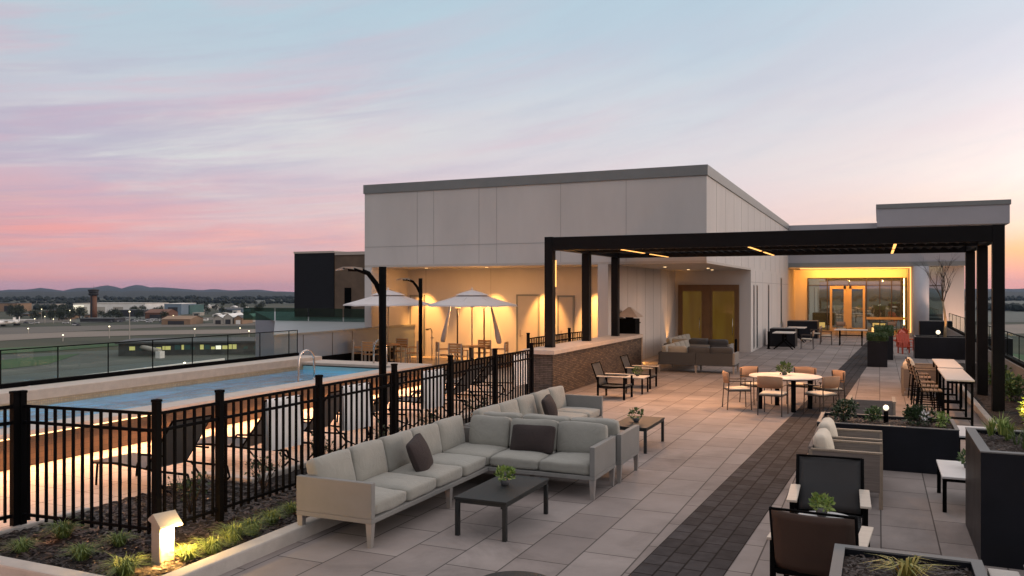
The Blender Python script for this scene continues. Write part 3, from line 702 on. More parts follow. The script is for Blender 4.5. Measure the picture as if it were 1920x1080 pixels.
def sectional(lab, loc, flip, longlen, shortlen, arms=('near', 'side'), pillows=(), group='grey corner sofas'):
    """long run along +Y with its back at x=0; short run along +X at far end (flip=False, facing -Y) or near end (flip=True, facing +Y)"""
    t = thing('corner_sofa', lab, 'sofa', loc, group=group); D = .95; H = .67
    fr = MB()
    fr.box(0, 0, .25, D-.0, longlen, .30, .006)
    ys0, ys1 = (0, D) if flip else (longlen-D+.03, longlen)
    fr.box(D+.001, ys0, .25, shortlen, ys1, .30, .006)
    fr.build('base_frame', 'sofa_frame', t)
    # backs
    MB().box(.003, .075, .3005, .05, longlen-.075, H-.02, .006).build('back_panel', 'sofa_frame', t)
    yb = (0, .05) if flip else (longlen-.05, longlen)
    half = shortlen/2
    MB().box(.053, yb[0]+.003, .3005, half-.004, yb[1]-.003, H-.02, .006).build('back_panel', 'sofa_frame', t)
    MB().box(half+.004, yb[0]+.003, .3005, shortlen-.075, yb[1]-.003, H-.02, .006).build('back_panel', 'sofa_frame', t)
    # arms
    a = MB(); ya = (longlen-.07, longlen) if flip else (0, .07)
    a.box(0, ya[0], .3005, D, ya[1], H, .008); a.build('arm_panel', 'sofa_frame', t)
    MB().box(shortlen-.07, ys0, .3005, shortlen+.0, ys1, H, .008).build('arm_panel', 'sofa_frame', t)
    # legs
    e = .04
    yend = longlen-e if flip else e
    for x, y in ((e, yend), (D-e, yend), (e, longlen/2), (D-e, longlen/2-.1), (e, longlen-e if not flip else e), (shortlen-e, ys0+e), (shortlen-e, ys1-e), (half, ys0+e), (half, ys1-e)):
        leg(t, x, y)
    # cushions
    lo = .07 if not flip else D; hi = longlen-D+.03 if not flip else longlen-.07
    n = max(2, round((hi-lo)/.68)); st = (hi-lo)/n
    for k in range(n):
        seat_cushion(t, .14, lo+k*st, D-.01, lo+(k+1)*st, k)
        back_cushion(t, .16, lo+(k+.5)*st, st, '+X', R(12), k+10)
    cy0, cy1 = (.05, D-.005) if flip else (longlen-D+.035, longlen-.05)
    seat_cushion(t, .14, cy0+.02, D-.01, cy1-.02, 33)
    back_cushion(t, .16, (cy0+cy1)/2 + (-.08 if not flip else .08), cy1-cy0-.14, '+X', R(12), 34)
    n2 = 2; st2 = (shortlen-.07-D)/n2
    for k in range(n2):
        seat_cushion(t, D+.0+k*st2, ys0+(.14 if flip else .01), D+(k+1)*st2, ys1-(.01 if flip else .14), k+50)
        back_cushion(t, D+(k+.5)*st2, (ys0+.16) if flip else (ys1-.16), st2, '+Y' if flip else '-Y', R(12), k+60)
    back_cushion(t, .62, (ys0+.16) if flip else (ys1-.16), .62, '+Y' if flip else '-Y', R(12), 71)
    return t
def pillow(x, y, z, rz, tilt, size, lab, roll=0):
    T = Matrix.Rotation(rz, 4, 'Z') @ Matrix.Rotation(tilt, 4, 'Y') @ Matrix.Rotation(roll, 4, 'X')
    o = MB().cushion((0,0,0), size, .03, .55, T=T, n=9, seed=3).build('throw_pillow', 'pillow'); o.location = (x, y, z); return tag(o, lab, 'pillow')
s1 = sectional('nearest grey corner sofa with five dark-topped seats facing charcoal coffee table', (-5.71, 7.25, 0), False, 3.72, 2.43)
s1['label'] = 'nearest long grey corner sofa beside the picket fence'
s2 = sectional('grey corner sofa back to back behind the nearest one', (-5.70, 11.10, 0), True, 3.95, 2.46)
s3 = dup(s2, (-6.62, 26.9, 0), 0, 'grey corner sofa under the soffit, seen from behind, nearer one')
s4 = dup(s2, (-7.45, 31.1, 0), 0, 'grey corner sofa farthest back, in front of amber doors')
for s_ in (s3, s4):  # backs and short-run cushions coloured dark as shade under the soffit
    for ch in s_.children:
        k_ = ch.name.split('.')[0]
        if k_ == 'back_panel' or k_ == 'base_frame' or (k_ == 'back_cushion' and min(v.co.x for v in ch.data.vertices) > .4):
            ch.material_slots[0].link = 'OBJECT'; ch.material_slots[0].material = M['sofa_shaded']
pillow(-5.17, 8.95, .63, R(8), R(-20), (.10, .46, .44), 'dark square pillow tilted on the long side of nearest sofa', R(12))
pillow(-4.33, 10.56, .62, R(90), R(16), (.10, .62, .38), 'wide dark pillow on the short side of the nearest sofa', 0)
pillow(-5.2, 13.45, .62, R(4), R(-18), (.10, .44, .42), 'dark pillow on the second corner sofa', R(10))

# ------------------------------------------------------------------ coffee tables
def coffee(loc, rz, lab, w=.62, l=1.25, h=.42, top='table_dark', legm='table_dark', group=None):
    t = thing('coffee_table', lab, 'coffee table', loc, rz, group)
    MB().box(-w/2, -l/2, h-.025, w/2, l/2, h, .003).build('table_top', top, t)
    MB().box(-w/2+.01, -l/2+.01, h-.06, w/2-.01, -l/2+.045, h-.0255).box(-w/2+.01, l/2-.045, h-.06, w/2-.01, l/2-.01, h-.0255).box(-w/2+.01, -l/2+.045, h-.06, -w/2+.045, l/2-.045, h-.0255).box(w/2-.045, -l/2+.045, h-.06, w/2-.01, l/2-.045, h-.0255).build('apron', legm, t)
    for sx in (-1,1):
        for sy in (-1,1): MB().box(sx*(w/2-.03)-.022, sy*(l/2-.03)-.022, 0, sx*(w/2-.03)+.022, sy*(l/2-.03)+.022, h-.0605).build('leg', legm, t)
    return t
c1 = coffee((-3.90, 8.64, 0), 0, 'charcoal rectangular coffee table in front of nearest sofa', group='charcoal coffee tables')
c2 = dup(c1, (-3.76, 13.9, 0), 0, 'charcoal rectangular coffee table in front of second sofa')
pot_plant(-3.92, 8.72, .42, 'small bright green plant on the nearest coffee table', seed=2, r=.10, h=.17, n=190)
pot_plant(-3.78, 13.85, .42, 'small green plant on the second coffee table', leaf='leaf_mid', seed=3, r=.12, h=.18)

# round dark table at the bottom edge
t = thing('side_table', 'dark round side table cut by the bottom edge of the view', 'side table', (-2.48, 5.70, 0))
MB().lathe([(0,.43),(.31,.43),(.315,.445),(.31,.46),(0,.46)], n=48).build('table_top', 'table_dark', t)
MB().cyl((0,0,.02),(0,0,.43),.03).lathe([(0,0),(.2,0),(.2,.02),(0,.025)], n=32).build('pedestal', 'table_dark', t)

# ------------------------------------------------------------------ sling armchair (faces -Y)
def sling_chair(lab, loc, rz, sling, group, board='arm_board'):
    t = thing('lounge_armchair', lab, 'armchair', loc, rz, group); W = .34
    for sx in (-1, 1):
        x = sx*W
        for y, h in ((-.36, .57), (.30, .57)):
            MB().box(x-.022, y-.022, 0, x+.022, y+.022, h).build('leg', 'black', t)
        MB().box(x-.05 + (0), -.42, .5705, x+.05, .32, .595, .006).build('armrest', board, t)
        MB().box(x-.018, -.338, .30, x+.018, .278, .335).build('side_rail', 'black', t)
    MB().box(-W+.022, -.375, .29, W-.022, -.345, .33).build('cross_rail', 'black', t); MB().box(-W+.022, .29, .29, W-.022, .32, .33).build('cross_rail', 'black', t)
    # seat and back slings
    s_ = MB(); n = 8
    for k in range(n):
        a0, a1 = k/n, (k+1)/n; f = lambda a: (-.37+.66*a, .36-.05*a-.03*math.sin(math.pi*a))
        (ya, za), (yb, zb) = f(a0), f(a1)
        s_.face([(-.31, ya, za), (.31, ya, za), (.31, yb, zb), (-.31, yb, zb)], True)
    o = s_.build('seat', sling, t, flip=False); o.modifiers.new('s', 'SOLIDIFY').thickness = .035
    b = MB(); g = []
    for k in range(n+1):
        a = k/n; row = []
        for i in range(9):
            q = i/8*2-1; bow = .035*(1-q*q); row.append(b.bm.verts.new((q*.315, .27+.20*a+bow, .33+.56*a-.012*(1-q*q)*a)))
        g.append(row)
    for k in range(n):
        for i in range(8): f = b.bm.faces.new((g[k][i], g[k][i+1], g[k+1][i+1], g[k+1][i])); f.smooth = True
    o = b.build('backrest', sling, t, flip=False); o.modifiers.new('s', 'SOLIDIFY').thickness = .022
    for sx in (-1, 1): MB().cyl((sx*.325, .26, .30), (sx*.325, .475, .90), .017, n=8).build('back_frame', 'black', t)
    MB().cyl((-.325, .475, .895), (.325, .475, .895), .012, n=8).build('back_frame', 'black', t)
    return t
chA = sling_chair('black sling armchair with pale arms facing the camera across round table', (-.47, 9.15, 0), R(2), 'sling', 'sling armchairs with pale arms')
chB = sling_chair('brown sling armchair seen from behind at bottom right', (-.46, 7.62, 0), R(176), 'sling_brown', 'sling armchairs with pale arms')
chA.scale = chB.scale = (1,1,.955)
chC = dup(chA, (-6.0, 19.9, 0), R(90), 'black sling armchair against stone wall, nearer of the pair')
chD = dup(chA, (-6.0, 22.4, 0), R(90), 'black sling armchair against stone wall, farther of the pair')
t = thing('side_table', 'pale low side table between the two armchairs at stone wall', 'side table', (-5.75, 21.15, 0))
MB().box(-.25,-.32,.40,.25,.32,.43,.004).build('table_top', 'table_light', t)
for sx in (-1,1):
    for sy in (-1,1): MB().box(sx*.21-.018, sy*.28-.018, 0, sx*.21+.018, sy*.28+.018, .3995).build('leg', 'black', t)
pot_plant(-5.75, 21.2, .43, 'small green plant on the side table by stone wall', leaf='leaf_mid', seed=6, r=.12, h=.18)
t = thing('side_table', 'small white round table between the two sling armchairs', 'side table', (-.46, 8.42, 0))
MB().lathe([(0,.475),(.26,.475),(.265,.488),(.26,.50),(0,.50)], n=48).build('table_top', 'white_top', t)
MB().cyl((0,0,.02),(0,0,.474),.025).lathe([(0,0),(.2,0),(.2,.02),(0,.025)], n=32).build('pedestal', 'black', t)
pot_plant(-.50, 8.48, .50, 'bright green plant on the small white round table', seed=8, r=.095, h=.16, n=200)

# ------------------------------------------------------------------ wicker club chairs (face +X)
def club(lab, loc, rz, group, panel='wicker', w=.78, d=.82, back=True):
    t = thing('club_chair', lab, 'club chair', loc, rz, group)
    for y in (-w/2, w/2-.05):
        MB().box(.02, y, .20, d-.03, y+.05, .66, .004).build('arm_panel', panel, t)
        MB().box(0, y-.005, .6605, d, y+.055, .685, .004).build('arm_top', 'leg_wood', t)
    MB().box(-.03, -w/2+.05, .20, .02, w/2-.05, .70, .004).build('back_panel', panel, t)
    for x in (0, d-.02):
        for y in (-w/2+.022, w/2-.022):
            MB().box(x-.02, y-.02, 0, x+.025, y+.02, .66).build('leg', 'leg_wood', t)
    MB().box(.02, -w/2+.05, .20, d-.03, w/2-.05, .27).build('seat_base', panel, t)
    MB().cushion((.45, 0, .35), (.72, w-.12, .15), .05, .12, seed=4).build('seat_cushion', 'cream', t)
    if back: MB().cushion((.14, 0, .62), (.16, w-.14, .46), .06, .25, T=Matrix.Rotation(R(-10), 4, 'Y'), seed=5).build('back_cushion', 'cream', t)
    return t
k1 = club('wicker club chair nearest, behind the black sling armchair', (-.78, 11.42, 0), 0, 'wicker club chairs')
k2 = dup(k1, (-.78, 12.42, 0), 0, 'wicker club chair between the nearest one and black planter')
k3 = club('slatted wicker chair seen from behind beyond black planter', (-.12, 16.2, 0), R(90), 'wicker club chairs', back=False)
k4 = dup(k1, (.55, 23.6, 0), 0, 'cream club chair beside the bar stools')
k5 = dup(k1, (.62, 24.75, 0), 0, 'cream club chair just beyond the one at the bar stools')
wt = coffee((1.02, 11.75, 0), 0, 'low white coffee table beside the tall planter', w=.66, l=1.1, h=.43, top='white_top', legm='black')
wt2 = dup(wt, (1.42, 15.0, 0), 0, 'low white table beyond the black planter end', group=None)
pot_plant(1.02, 11.85, .43, 'green plant on the low white coffee table', leaf='leaf_mid', seed=12, r=.10, h=.17)

# ------------------------------------------------------------------ dining set
def dining_chair():
    t = thing('dining_chair', 'x', 'dining chair', (0,0,0), 0, 'dining chairs round the terrace table')   # faces -Y
    W = .25
    for sx in (-1,1):
        MB().cyl((sx*W, -.24, 0), (sx*W, -.22, .63), .012, n=6).build('leg', 'chair_frame', t)
        MB().cyl((sx*W, .29, 0), (sx*(W-.01), .24, .82), .013, n=6).build('leg', 'chair_frame', t)
        MB().box(sx*W-.018, -.25, .63, sx*W+.018, .25, .65, .003).build('armrest', 'chair_frame', t)
    MB().box(-W+.0, -.24, .41, W, .25, .435).build('seat_frame', 'chair_frame', t)
    MB().cushion((0, 0, .455), (.47, .46, .045), .02, .15).build('seat_cushion', 'cream', t)
    b = MB(); g = []
    for k in range(3):
        row = []
        for i in range(11):
            q = i/10*2-1; row.append(b.bm.verts.new((q*.26, .235+.05*(1-q*q)+.03*k/2, .60+.23*k/2+ .015*(1-q*q)*(k-1))))
        g.append(row)
    for k in range(2):
        for i in range(10): f = b.bm.faces.new((g[k][i], g[k][i+1], g[k+1][i+1], g[k+1][i])); f.smooth = True
    o = b.build('backrest', 'chair_back', t, flip=False); o.modifiers.new('s', 'SOLIDIFY').thickness = .022
    return t
TC = Vector((-1.93, 19.62, 0))
t = thing('dining_table', 'round pale dining table with black legs on the terrace', 'dining table', TC, YAW)
MB().lathe([(0,.715),(.77,.715),(.785,.728),(.775,.745),(0,.745)], n=64).build('table_top', 'table_light', t)
MB().lathe([(.30,.68),(.68,.69),(.68,.7145),(.30,.7145)], n=32).build('apron', 'black', t)
for a in (0, 90, 180, 270):
    x, y = .56*math.cos(R(a)), .56*math.sin(R(a)); MB().box(x-.04, y-.04, 0, x+.04, y+.04, .70).build('leg', 'black', t)
dc = dining_chair()
dlab = [(8, 1.02, 'tan backed dining chair at the right of the round table'), (300, .98, 'dining chair in front of the round table on the right'), (238, 1.0, 'dining chair in front of the round table on the left'),
        (178, 1.05, 'dining chair at the left of the round table'), (112, 1.0, 'orange lit dining chair behind the round table on the left'), (52, 1.05, 'orange lit dining chair behind the round table on the right')]
for i, (a, r, lab) in enumerate(dlab):
    aa = R(a)+YAW; p = TC + Vector((math.cos(aa)*r, math.sin(aa)*r, 0)); rz = aa - R(90)
    if i == 0: dc.location = p; dc.rotation_euler = (0,0,rz); dc['label'] = lab
    else: dup(dc, p, rz, lab)
pot_plant(-1.96, 19.75, .745, 'small green plant in the middle of the round dining table', leaf='leaf_mid', seed=20, r=.15, h=.2, n=170, ls=.07)

# chairs and tables under the open umbrellas
def teak_chair():
    t = thing('teak_chair', 'x', 'chair', (0,0,-50), 0, 'teak chairs under the umbrellas'); W = .24
    for sx in (-1,1):
        MB().box(sx*W-.02, -.24, 0, sx*W+.02, -.20, .62).build('leg', 'pole_metal', t)
        MB().box(sx*W-.02, .20, 0, sx*W+.02, .24, .88).build('leg', 'pole_metal', t)
        MB().box(sx*W-.025, -.25, .62, sx*W+.025, .20, .645).build('armrest', 'teak', t)
    s_ = MB(); b = MB()
    for k in range(6): s_.box(-.24, -.22+k*.075, .42, .24, -.22+k*.075+.06, .44)
    for k in range(4): b.box(-.22, .205, .55+k*.085, .22, .23, .55+k*.085+.07)
    s_.build('seat', 'teak', t); b.build('backrest', 'teak', t); return t
tk = teak_chair()
n0 = None
def tkplace(i, p, rz, lab):
    if i == 0: tk.location = p; tk.rotation_euler = (0,0,rz); tk['label'] = lab
    else: dup(tk, p, rz, lab)
cafe = [((-13.0, 26.0), 'pale round cafe table under the umbrella nearer the doors', ['teak chair left of the table below the nearer umbrella', 'teak chair in front of the table below the nearer umbrella', 'teak chair behind the table below the nearer umbrella', 'teak chair right of the table below the nearer umbrella']),
        ((-16.2, 25.6), 'round cafe table under the left umbrella', ['teak chair leftmost, beside the grey parapet', 'teak chair in front of the table behind the lamp post', 'teak chair behind the table under left umbrella', 'teak chair right of the table under left umbrella'])]
q = 0
for (cx, cy), tl, labs in cafe:
    t = thing('cafe_table', tl, 'table', (cx, cy, 0)); MB().lathe([(0,.70),(.5,.70),(.5,.73),(0,.73)], n=32).build('table_top', 'teak', t)
    for a in range(4): x, y = .3*math.cos(a*1.57+.4), .3*math.sin(a*1.57+.4); MB().box(x-.03, y-.03, 0, x+.03, y+.03, .70).build('leg', 'chair_frame', t)
    for (a, r), lab in zip(((195, .95), (245, .9), (65, .85), (-12, 1.05)), labs):
        aa = R(a)+YAW; tkplace(q, (cx+math.cos(aa)*r, cy+math.sin(aa)*r, 0), aa-R(90), lab); q += 1

# ------------------------------------------------------------------ bar tables and stools
def bartable(lab, loc):
    t = thing('bar_table', lab, 'bar table', loc, 0, 'pale topped bar tables'); w, l, h = .50, 2.65, .90
    MB().box(-w/2, -l/2, h-.03, w/2, l/2, h, .004).build('table_top', 'table_light', t)
    for sy in (-1, 0, 1):
        for sx in (-1,1): x, y = sx*(w/2-.04), sy*(l/2-.05); MB().box(x-.022, y-.022, 0, x+.022, y+.022, h-.0305).build('leg', 'black', t)
        y = sy*(l/2-.05); MB().box(-w/2+.062, y-.02, .12, w/2-.062, y+.02, .16).build('cross_bar', 'black', t); MB().box(-w/2+.062, y-.02, h-.08, w/2-.062, y+.02, h-.04).build('cross_bar', 'black', t)
    return t
b1 = bartable('pale topped bar table nearest, beside the pergola columns', (1.46, 19.85, 0))
b2 = dup(b1, (1.50, 22.7, 0), 0, 'pale topped bar table farther back in the row')
def stool():
    t = thing('bar_stool', 'x', 'bar stool', (0,0,0), 0, 'slatted bar stools along the bar tables')   # faces +X
    W = .2
    for sx, sy in ((-1,-1),(-1,1),(1,-1),(1,1)):
        MB().cyl((sx*.22, sy*.22, 0), (sx*.17, sy*.2, .62), .014, n=6).build('leg', 'black', t)
    for sy in (-1,1): MB().cyl((-.17, sy*.2, .6), (-.27, sy*.2, 1.0), .014, n=6).build('back_post', 'black', t)
    MB().box(-.2,-.2,.2,-.18,.2,.22).box(.18,-.2,.25,.2,.2,.27).box(-.19,-.205,.3,.19,-.19,.32).box(-.19,.19,.3,.19,.205,.32).build('footrest', 'black', t)
    s_ = MB()
    for k in range(5): s_.box(-.19+k*.078, -.21, .62, -.19+k*.078+.062, .21, .64)
    s_.build('seat', 'slat_wood', t)
    b = MB()
    for k in range(4):
        f = k/4; x = -.19-.085*f; z = .70+.30*f; b.box(x-.012, -.22, z, x+.010, .22, z+.05)
    b.build('backrest', 'slat_wood', t); return t
st = stool(); sl = ['nearest slatted bar stool', 'second slatted bar stool from the camera', 'third slatted bar stool from the camera', 'fourth slatted bar stool, at the far table', 'farthest slatted bar stool beside the cream chair']
for i, y in enumerate((18.95, 19.75, 20.6, 21.7, 22.6)):
    if i == 0: st.location = (.98, y, 0); st['label'] = sl[0]
    else: dup(st, (.98-.02*i, y, 0), R((-4, 5, -3, 6)[i-1]), sl[i])

# ------------------------------------------------------------------ sun loungers (long axis X, foot toward the pool)
def lounger():
    t = thing('sun_lounger', 'x', 'sun lounger', (0,0,0), 0, 'sun loungers between pool and fence'); W = .31
    for sy in (-1,1):
        MB().tube([(-1.0, sy*W, .30), (-.5, sy*W, .34), (.3, sy*W, .32), (.9, sy*W, .34)], .016, 6).build('side_rail', 'black', t)
        MB().tube([(-.95, sy*W, 0), (-.92, sy*W, .3)], .016, 6).build('leg', 'black', t)
        MB().tube([(.2, sy*W, .33), (.45, sy*W, .1), (.75, sy*W, 0.02), (.95, sy*W, .2), (.9, sy*W, .34)], .016, 6).build('leg', 'black', t)
        MB().tube([(-.1, sy*W, .33), (.05, sy*(W+.04), .52), (.5, sy*(W+.04), .54)], .014, 6).build('armrest', 'black', t)
    MB().box(-1.0, -W, .315, .12, W, .333).build('seat', 'sling_grey', t)
    T = Matrix.Translation((.10, 0, .33)) @ Matrix.Rotation(R(-52), 4, 'Y')
    MB().box(0, -W, -.008, .82, W, .010, 0, T).build('backrest', 'sling_grey', t)
    MB().cyl(T @ Vector((0,-W,0)), T @ Vector((.84,-W,0)), .014, n=6).cyl(T @ Vector((0,W,0)), T @ Vector((.84,W,0)), .014, n=6).cyl(T @ Vector((.83,-W,0)), T @ Vector((.83,W,0)), .014, n=6).build('back_frame', 'black', t)
    return t
lg = lounger(); ll = ['nearest sun lounger, foot toward the pool behind left fence panel', 'second sun lounger with white towel over its back', 'third sun lounger along the pool deck', 'fourth sun lounger, near lamp post', 'fifth sun lounger with towel beyond lamp post', 'sixth sun lounger along the pool deck', 'last sun lounger, near the stone wall']
LP = [(-8.80, 8.35), (-8.75, 10.0), (-8.8, 11.6), (-9.0, 13.7), (-8.9, 15.4), (-8.9, 17.0), (-9.3, 18.8)]
for i, (x, y) in enumerate(LP):
    if i == 0: lg.location = (x, y, 0); lg.rotation_euler = (0,0,R(-6)); lg['label'] = ll[0]
    else: dup(lg, (x, y, 0), R((-6, 3, -2, 4, 0, -5, 2)[i]), ll[i])
for (x, y, l, lab) in ((-7.75, 9.55, .62, 'white towel hanging behind fence, first from the left'), (-7.75, 11.35, .62, 'white towel hanging behind fence, second from the left'), (-7.8, 14.0, .66, 'white towel hanging behind fence, third from the left'), (-7.8, 18.2, .6, 'white towel hanging behind fence next to the stone wall')):
    t = thing('towel_stand', lab, 'towel stand', (x, y, 0), R(-8), 'white towels hanging on stands behind the fence')
    MB().cyl((0,-l/2-.03,1.12),(0,l/2+.03,1.12),.014,n=8).cyl((0,-l/2-.03,0),(0,-l/2-.03,1.12),.014,n=8).cyl((0,l/2+.03,0),(0,l/2+.03,1.12),.014,n=8).build('stand', 'black', t)
    tw = MB(); nn = 16
    for side in (-1, 1):
        prev = None
        for k in range(13):
            z = 1.135-k*.06; row = [tw.bm.verts.new((side*(.018+.012*k/12)+.012*math.sin(i*1.1+k*.2), -l/2+l*i/nn, z)) for i in range(nn+1)]
            if prev:
                for i in range(nn): f = tw.bm.faces.new((prev[i], prev[i+1], row[i+1], row[i])); f.smooth = True
            else: first = row
            prev = row
        if side == -1: f0 = first
        else:
            for i in range(nn): tw.bm.faces.new((f0[i], f0[i+1], first[i+1], first[i]))
    tw.build('towel', 'towel', t)

# ------------------------------------------------------------------ planters
def planter(name, lab, x0, y0, x1, y1, h, rim=.05, soilz=-.06, panel='planter', rimm='rim', soilm='soil'):
    t = thing(name, lab, 'planter', ((x0+x1)/2, (y0+y1)/2, 0)); a, b = (x1-x0)/2, (y1-y0)/2
    w = MB(); k = rim
    for q in ((-a,-b,a,-b+k), (-a,b-k,a,b), (-a,-b+k,-a+k,b-k), (a-k,-b+k,a,b-k)): w.box(q[0],q[1],0,q[2],q[3],h-.012)
    w.build('box', panel, t)
    r_ = MB(); e = .004
    for q in ((-a-e,-b-e,a+e,-b+k), (-a-e,b-k,a+e,b+e), (-a-e,-b+k,-a+k,b-k), (a-k,-b+k,a+e,b-k)): r_.box(q[0],q[1],h-.012,q[2],q[3],h)
    r_.build('rim', rimm, t)
    s_ = soil('soil', -a+k, -b+k, a-k, b-k, h+soilz, soilm, res=.03, amp=.02); s_.parent = t
    ch = MB(); r = random.Random(int(x0*100)); n = int((x1-x0)*(y1-y0)*900)
    for _ in range(min(n, 1500)):
        p = Vector((r.uniform(-a+k+.02, a-k-.02), r.uniform(-b+k+.02, b-k-.02), h+soilz+.012+r.uniform(0,.015))); an = r.uniform(0,6.28); l = r.uniform(.008,.024)
        d = Vector((math.cos(an), math.sin(an), r.uniform(-.3,.3)))*l; ww = Vector((-math.sin(an), math.cos(an), r.uniform(-.5,.5)))*l*.35
        ch.face([p-d-ww, p+d-ww, p+d+ww, p-d+ww])
    o = ch.build('bark_chips', 'chip', t); o['kind'] = 'stuff'
    return t
planter('planter_box', 'long black planter box behind the club chairs with bushes', -.86, 13.48, 1.05, 14.6, .66)
planter('planter_box', 'tall black planter box with grey rim at the right edge', .90, 9.2, 3.0, 10.75, 1.10, rim=.09)
planter('planter_box', 'grey rimmed planter box at bottom right holding the yucca', -.30, 4.9, .66, 6.72, .75, rim=.07)
planter('planter_box', 'planter box at the bottom right corner next to the yucca planter', .92, 4.9, 2.2, 6.72, .75, rim=.07)
tag(MB().box(.69, 5.0, 0, .88, 6.66, .72, .01).build('curb_block', 'curb'), 'pale block wedged between the two bottom right planters', 'curb block')
planter('planter_box', 'long black planter box below the bare tree by round column', 1.28, 36.2, 4.6, 37.6, .85)
# bushes
def bush(lab, x, y, z, r, n, m, ls, seed, sq=(1,1,1), up=.3):
    t = thing('bush', lab, 'bush', (x, y, z)); rr = random.Random(seed); st = MB(); lf = MB()
    for _ in range(9):
        a = rr.uniform(0, 6.28); q = rr.uniform(.1, .8)*r; e = Vector((math.cos(a)*q*sq[0], math.sin(a)*q*sq[1], r*sq[2]*rr.uniform(.8,1.7)))
        st.tube([(0,0,0), e*.5+Vector((0,0,.02)), e], .007, 5, .003)
        lf.leaves(e, r*.45, n//12, ls, up=up, seed=rr.randint(0,9999))
    lf.leaves((0,0,r*sq[2]*.95), r*.95, n//3, ls, up=up, seed=seed, squash=sq)
    st.build('stems', 'darkbark', t); lf.build('foliage', m, t); return t
bush('dark round bush at the left of the long black planter', -.50, 14.0, .60, .18, 700, 'leaf_dark', .045, 1)
bush('low green bush behind the planter left of globe light', -.10, 14.15, .60, .12, 260, 'leaf_mid', .05, 2)
bush('spreading dark bush at the middle right of the long black planter', .56, 14.1, .60, .165, 600, 'leaf_dark', .055, 3, (1.3,1,.8))
bush('pale yellow green small bush at the right end of black planter', .85, 14.0, .60, .11, 240, 'leaf_bright', .05, 4)
fl = thing('white_flower', 'small white flower among the leaves of the black planter', 'flower', (.62, 13.9, .78))
MB().leaves((0,0,0), .05, 30, .05, seed=4).build('petals', 'white_top', fl); MB().cyl((0,0,-.15),(0,0,0),.004,n=5).build('stem', 'leaf_mid', fl)
for i, (x, y, r, lab) in enumerate([(1.22, 10.35, .20, 'spiky bright shrub at the back of the tall planter, left'), (1.40, 9.85, .19, 'spiky shrub in the middle of the tall planter'), (1.62, 10.3, .24, 'spiky shrub at the right edge of the tall planter'), (1.75, 9.6, .2, 'spiky shrub half cut by the right picture edge')]):
    t = thing('spiky_shrub', lab, 'shrub', (x, y, 1.05), group='spiky shrubs in the tall planter')
    b = MB(); rr = random.Random(i)
    for k in range(16):
        a = rr.uniform(0,6.28); q = rr.uniform(0,.7)*r; b.blades((math.cos(a)*q, math.sin(a)*q, rr.uniform(0,.10)), 20, r*.9, .006, r*.6, seed=i*50+k, stiff=.7)
    b.build('foliage', 'leaf_bright' if i != 1 else 'leaf_mid', t)
yc = MB().blades((0,0,0), 60, .20, .010, .27, seed=9, stiff=.25).build('yucca', 'yucca'); yc.location = (.17, 6.25, .70); tag(yc, 'yellow edged spiky yucca in the bottom right planter', 'yucca')
# planting strip with lamps behind pergola columns
tag(MB().box(1.93, 10.9, -.1, 2.05, 33.5, .14, .02).build('bed_curb', 'curb'), 'pale curb beside the pergola columns on the right', 'curb')
tag(soil('mulch_ground', 2.05, 10.8, 3.3, 33.5, .08, 'mulch', res=.09, amp=.04), kind='stuff')
struct(MB().box(1.93, -6, -.30, 3.3, 60, 0).build('terrace_paving', 'paver'))
for i, (x, y) in enumerate([(2.6,13.2),(2.9,14.6),(2.55,15.8),(2.95,17.0),(2.7,18.0),(2.8,22.5),(2.9,26)]):
    bush(['leafy shrub in the planting strip behind tall planter', 'second leafy shrub in planting strip', 'leafy shrub left of the yellow bed lamp', 'leafy shrub right behind the yellow bed lamp', 'leafy shrub at the foot of the first right column', 'leafy shrub between the right pergola columns', 'leafy shrub beyond the right pergola columns'][i], x, y, .08, .30, 600, 'leaf_mid', .09, 40+i)
def globe(x, y, z, lab, r=.042, post=.2):
    t = thing('globe_light', lab, 'lamp', (x, y, z)); 
    MB().cyl((0,0,0),(0,0,post-.02),.035,n=12).build('post', 'black', t)
    MB().lathe([(r*math.sin(R(a)), post+r-.01-r*math.cos(R(a))) for a in range(5,180,12)], n=16).build('globe', 'globe', t)
    light('POINT', (x, y, z+post+r+.12), 1.5, (1,.8,.55), .05)
globe(.10, 14.2, .60, 'round glowing globe on black post in the long planter')
globe(2.12, 36.6, .79, 'round glowing globe at the base of the bare tree', r=.08, post=.16)
t = thing('bed_lamp', 'glowing yellow bed lamp at the right edge among shrubs', 'lamp', (2.52, 18.1, .08))
MB().cyl((0,0,0),(0,0,.28),.025).build('post', 'black', t); MB().lathe([(.02,.28),(.075,.30),(.085,.36),(.06,.42),(.02,.43)], n=16).build('lens', 'bed_lamp', t)
light('POINT', (2.52, 18.0, .62), 14, (1,.62,.12), .06)
light('POINT', (2.2, 17.9, .3), 5, (1,.62,.12), .05)

# hedge planters beside dark walk
def hedgebox(lab, x0, y0, x1, y1, h, hh):
    t = thing('hedge_planter', lab, 'hedge planter', ((x0+x1)/2, (y0+y1)/2, 0), group='box hedges in black planters'); a, b = (x1-x0)/2, (y1-y0)/2
    MB().box(-a,-b,0,a,b,h,.008).build('box', 'planter', t)
    r = random.Random(5); lf = MB(); lf.box(-a+.05,-b+.05,h,a-.05,b-.05,h+hh-.05)
    for _ in range(2600):
        s_ = r.choice((0,1,2,3,4,4,4)); u_, v_ = r.uniform(-1,1), r.uniform(-1,1)
        p = [Vector((-a+.03, v_*b, h+hh*(u_*.5+.5))), Vector((a-.03, v_*b, h+hh*(u_*.5+.5))), Vector((u_*a, -b+.03, h+hh*(v_*.5+.5))), Vector((u_*a, b-.03, h+hh*(v_*.5+.5))), Vector((u_*(a-.02), v_*(b-.02), h+hh-.03))][s_]
        lf.leaves(p, .03, 1, .06, seed=r.randint(0,99999), up=.4)
    lf.build('hedge', 'hedge', t)
